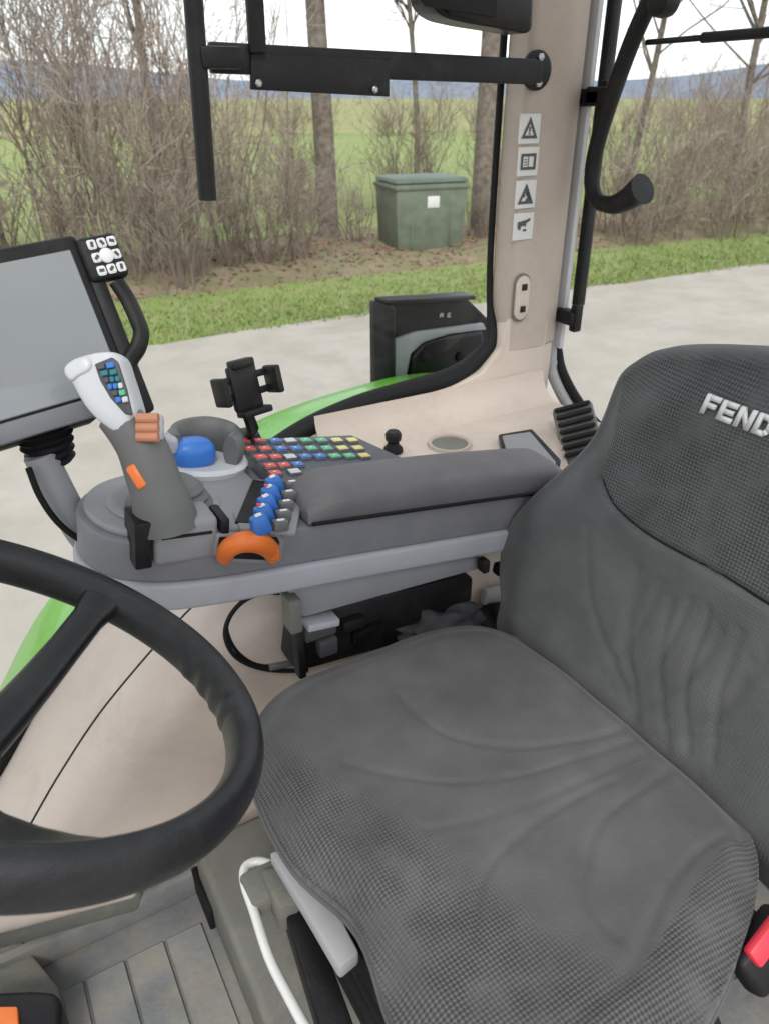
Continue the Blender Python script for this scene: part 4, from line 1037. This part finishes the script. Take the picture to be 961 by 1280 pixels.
# =================================================================== TERMINAL
TR, tr, tu = Vector((.1588, 1.0307, 1.0534)), Vector((.991, .1013, .0882)).normalized(), Vector((-.1234, .427, .8958)).normalized()
tn = tr.cross(tu)
ter = thing('touchscreen_terminal', 'large touchscreen terminal on a ribbed neck in front of the console', 'touchscreen', tuple(L2(-.2, .2, -.02)))
tw_, th_ = .31, .215
TMx = frame(TR - tr * tw_ / 2 - tu * th_ / 2, tr, tu)
rbox('housing', (tw_, th_, .032), TMx @ T(0, 0, -.018), 'black_plastic', ter, .008, 3)
rbox('screen', (tw_ - .020, th_ - .042, .004), TMx @ T(-.004, .002, .0), 'screen', ter, .0015, 1)
rbox('lower_bezel', (tw_, .024, .012), TMx @ T(0, -th_ / 2 + .008, .002), 'console_dark', ter, .004)
# key pod with icons at the top right corner
kc = TR + tr * .018 - tu * .036
Mk = frame(kc, tr, tu) @ Matrix.Diagonal((.86, .9, .9, 1))
kp = rbox('key_pod', (.058, .062, .024), Mk @ T(.002, 0, -.006), 'black_plastic', ter, .008, 3)
for i in range(3):
    for j in range(3):
        if i == 1 and j == 1: lathe('pod_wheel', [(.010, 0), (.010, .004), (.007, .006)], Mk @ T(.006, 0, .006), 'white_print', kp, 18); continue
        M = Mk @ T(-.008 + i * .0145, -.018 + j * .018, .0065); k_ = rbox('pod_key', (.0125, .013, .003), M, 'white_print', kp, .002, 1)
        rbox('pod_icon', (.007, .004, .001), M @ Matrix.Rotation(R_(40 * (i + j)), 4, 'Z') @ T(0, 0, .0022), 'mark_grey', kp, 0)
# grab loop beside the screen
gl = smooth([onp(x, y, kc - tn * .004, tn) for x, y in ((146, 352), (160, 374), (171, 398), (177, 416), (173, 434), (164, 448), (158, 466), (156, 490))], 5)
tube('grab_loop', gl, .0100, 'black_plastic', ter, 12, flat=(1.2, .9))
rbox('loop_strip', (.02, .19, .02), TMx @ T(tw_ / 2 + .004, -.03, -.01), 'black_plastic', ter, .006)
# neck: bellows and arm
nk = [(.052, 0), (.055, -.008)]
nb = on(48, 520, 1, .97); ne = on(80, 612, 1, .94)
prof = []
for i in range(6): prof += [(.034 - i * .002, i * .011), (.039 - i * .002, i * .011 + .004), (.034 - i * .002, i * .011 + .009)]
lathe('neck_bellows', prof, frame(nb, (0, 1, 0), Vector((0, 1, 0)).cross((ne - nb).normalized()) * -1), 'rubber', ter, 28)
rbox('neck_bracket', (.13, .05, .045), frame(on(48, 522, 1, .975), tr, tu), 'black_plastic', ter, .008)
tube('neck_arm', smooth([on(50, 568, 1, .955), on(66, 600, 1, .95), on(84, 634, 1, .945), on(104, 668, 1, .94), on(125, 690, 1, .93)], 5), .020, 'console_mid', ter, 16)
tube('neck_cable', smooth([on(36, 585, 1, .93), on(50, 620, 1, .925), on(72, 652, 1, .92), on(100, 674, 1, .915), on(125, 680, 1, .915)], 5), .004, 'rubber', ter, 8)

# ---- phone holder
def phone():
    t = thing('phone_holder', 'small black phone holder with clamp arms on the far side of the console', 'phone holder', tuple(ch(305, 546, .0)))
    Y = .985; n = Vector((.25, -.93, .25)).normalized(); x = Vector((1, .25, 0)).normalized(); y = n.cross(x)
    c = on(306, 484, 1, Y); M = frame(c, x, y)
    b = rbox('back_plate', (.046, .066, .014), M, 'black_plastic', t, .005)
    rbox('top_lip', (.036, .012, .02), M @ T(0, .034, .004), 'black_plastic', b, .003); rbox('bottom_lip', (.048, .010, .026), M @ T(.004, -.036, .006), 'black_plastic', b, .003)
    for s in (-1, 1):
        a = rbox('clamp_arm', (.010, .040, .034), M @ T(s * .044, .002, .010), 'black_plastic', t, .003)
        rbox('arm_link', (.026, .010, .008), M @ T(s * .031, .014, -.002), 'black_plastic', t, .002); rbox('arm_link', (.026, .010, .008), M @ T(s * .031, -.010, -.002), 'black_plastic', t, .002)
    lathe('ball_joint', [(.0, -.014), (.010, -.010), (.014, 0), (.010, .010), (.0, .014)], M @ T(.004, -.03, -.018), 'black_gloss', t, 20)
    tube('stem', [M @ Vector((.004, -.03, -.018)), M @ Vector((.006, -.062, -.014)), ch(308, 548, .0)], .009, 'black_plastic', t, 12)
    lathe('mount_foot', [(.022, -.01), (.024, .0), (.020, .008), (.010, .012)], CM @ T(*chl(308, 546, .0)), 'black_plastic', t, 24)
phone()
# ---- small things on the shelf
kb = thing('toggle_knob', 'small black knob standing on the beige window shelf behind the keys', 'knob', (.63, 1.06, .643))
lathe('boot', [(.018, 0), (.017, .006), (.011, .012), (.010, .020)], T(.63, 1.06, .642), 'rubber', kb, 20); lathe('cap', [(.010, .018), (.014, .022), (.015, .032), (.011, .038), (.0, .039)], T(.63, 1.06, .642), 'black_plastic', kb, 20)
ft = thing('flip_tray', 'grey flip tray lid beside the cup holder on the window shelf', 'tray', (.84, .96, .642))
o = [on(*p, 2, .656) for p in ((627, 549), (662, 544), (694, 582), (690, 600), (640, 590))]
prism('lid', o, (0, 0, .008), 'console_mid', ft, .003); prism('tray_rim', [on(*p, 2, .646) for p in ((622, 548), (664, 541), (700, 580), (696, 604), (632, 594))], (0, 0, .009), 'black_plastic', ft, .003)
# ---- rear air vent: black slats in a corner housing
vn = thing('air_vent', 'black slatted air vent in the corner behind the seat', 'vent', (1.02, 1.06, .60))
vc = on(720, 531, 2, .668); Mv = frame(vc, Vector((-.35, -.75, -.50)), Vector((.75, -.45, .35)))
rbox('vent_housing', (.13, .075, .03), Mv @ T(.01, 0, -.02), 'pedestal_grey', vn, .008)
for i in range(7): rbox('vent_slat', (.008, .066, .016), Mv @ T(-.043 + i * .017, 0, .0) @ Matrix.Rotation(R_(35), 4, 'Y'), 'black_plastic', vn, .002, 1)

# =================================================================== STEERING WHEEL
wc = Vector((-.0331, .5432, .8032)); wt, wr = 1.0212, .01498
wn = Vector((math.cos(wt) * math.cos(wr), math.sin(wr), math.sin(wt) * math.cos(wr)))
wa = Vector((0, 1, 0)).cross(wn).normalized(); wb = wn.cross(wa)
whl = thing('steering_wheel', 'black steering wheel with grippy rim, in front of the seat', 'steering wheel', tuple(wc - wn * .1))
def wp(px, py, h=0): return onp(px, py, wc + wn * h, wn)
rim = []; NR = 160
V = []; F = []; SG = 20
# where the finger grips sit (angles of pixels on the inner rim)
def wang(px, py): v = wp(px, py) - wc; return math.atan2(v.dot(wb), v.dot(wa))
ga, gb = sorted((wang(235, 830), wang(270, 890)))
g2a = wang(180, 800)
for i in range(NR):
    t = 2 * math.pi * i / NR; er = wa * math.cos(t) + wb * math.sin(t)
    for k in range(SG):
        ph = 2 * math.pi * k / SG; r = .0198
        inn = max(0, -math.cos(ph))                       # faces the hub
        r += .0022 * inn * math.sin(t * 46) * (1 if ga - .05 < t - (2 * math.pi if t > math.pi else 0) < gb + .05 else 0)
        V.append(wc + er * (.2055 + r * .75 * math.cos(ph)) + wn * (r * 1.12 * math.sin(ph)))
for i in range(NR):
    for k in range(SG): F.append((i * SG + k, ((i + 1) % NR) * SG + k, ((i + 1) % NR) * SG + (k + 1) % SG, i * SG + (k + 1) % SG))
rimo = mesh('rim', V, F, 'wheel_rubber', whl, 60)
hubc = wc - wn * .085
def spoke(px, py, w0, w1, end=None):
    r = wp(px, py); v = r - wc; r = wc + v.normalized() * .198; tg = wn.cross(v).normalized()
    e = end or hubc; pts = [r.lerp(e, t) - wn * (.012 * math.sin(math.pi * t)) for t in (0, .12, .3, .5, .7, .9, 1)]
    V = []; F = []; n = 16
    for i, p in enumerate(pts):
        t = (0, .12, .3, .5, .7, .9, 1)[i]; ww = (w0 + (w1 - w0) * t) * (1 + .5 * max(0, 1 - t / .14)); th = .011 + .004 * t
        d = (pts[min(i + 1, 6)] - pts[max(i - 1, 0)]).normalized(); up = tg.cross(d).normalized()
        for k in range(n):
            a = 2 * math.pi * k / n; c, s_ = math.cos(a), math.sin(a); V.append(p + tg * ww * math.copysign(abs(c) ** .5, c) + up * th * math.copysign(abs(s_) ** .7, s_))
    for i in range(6):
        for k in range(n): F.append((i * n + k, i * n + (k + 1) % n, (i + 1) * n + (k + 1) % n, (i + 1) * n + k))
    F.append(tuple(range(n))); F.append(tuple(range(6 * n, 7 * n))); mesh('spoke', V, F, 'wheel_rubber', whl, 45)
spoke(112, 762, .0145, .020)
spoke(95, 1066, .046, .052, wp(-170, 1000, -.015))
spoke(-250, 960, .019, .024)
lathe('hub', [(.020, -.04), (.026, -.02), (.026, .008), (.020, .012), (.0, .013)], frame(hubc, wa, wb), 'black_plastic', whl, 40)
tube('column', [hubc - wn * .02, wc - wn * .28 + Vector((-.04, 0, 0)), wc - wn * .55 + Vector((-.16, 0, 0)), Vector((-.52, .545, .02))], [.028, .032, .06, .08], 'black_plastic', whl, 20)
# ---- pedal housing on the floor with an orange tab
pd = thing('pedal_unit', 'black pedal housing with an orange tab on the floor below the wheel', 'pedal', (-.15, .76, 0))
o = [on(*p, 2, .11) for p in ((-60, 1240), (40, 1236), (70, 1238), (78, 1252), (74, 1310), (-60, 1310))]
prism('housing', o, (0, 0, -.07), 'black_plastic', pd, .010, 3)
o = [on(*p, 2, .118) for p in ((-30, 1258), (22, 1257), (25, 1300), (-30, 1300))]
prism('tab', o, (0, 0, -.012), 'orange', pd, .003)
o = [on(*p, 2, .045) for p in ((-90, 1150), (10, 1152), (28, 1175), (48, 1200), (74, 1232), (80, 1262), (-90, 1262))]
prism('foot_plate', o, (0, 0, -.044), 'pedestal_grey', pd, .008, 2)


scene.render.engine = 'CYCLES'
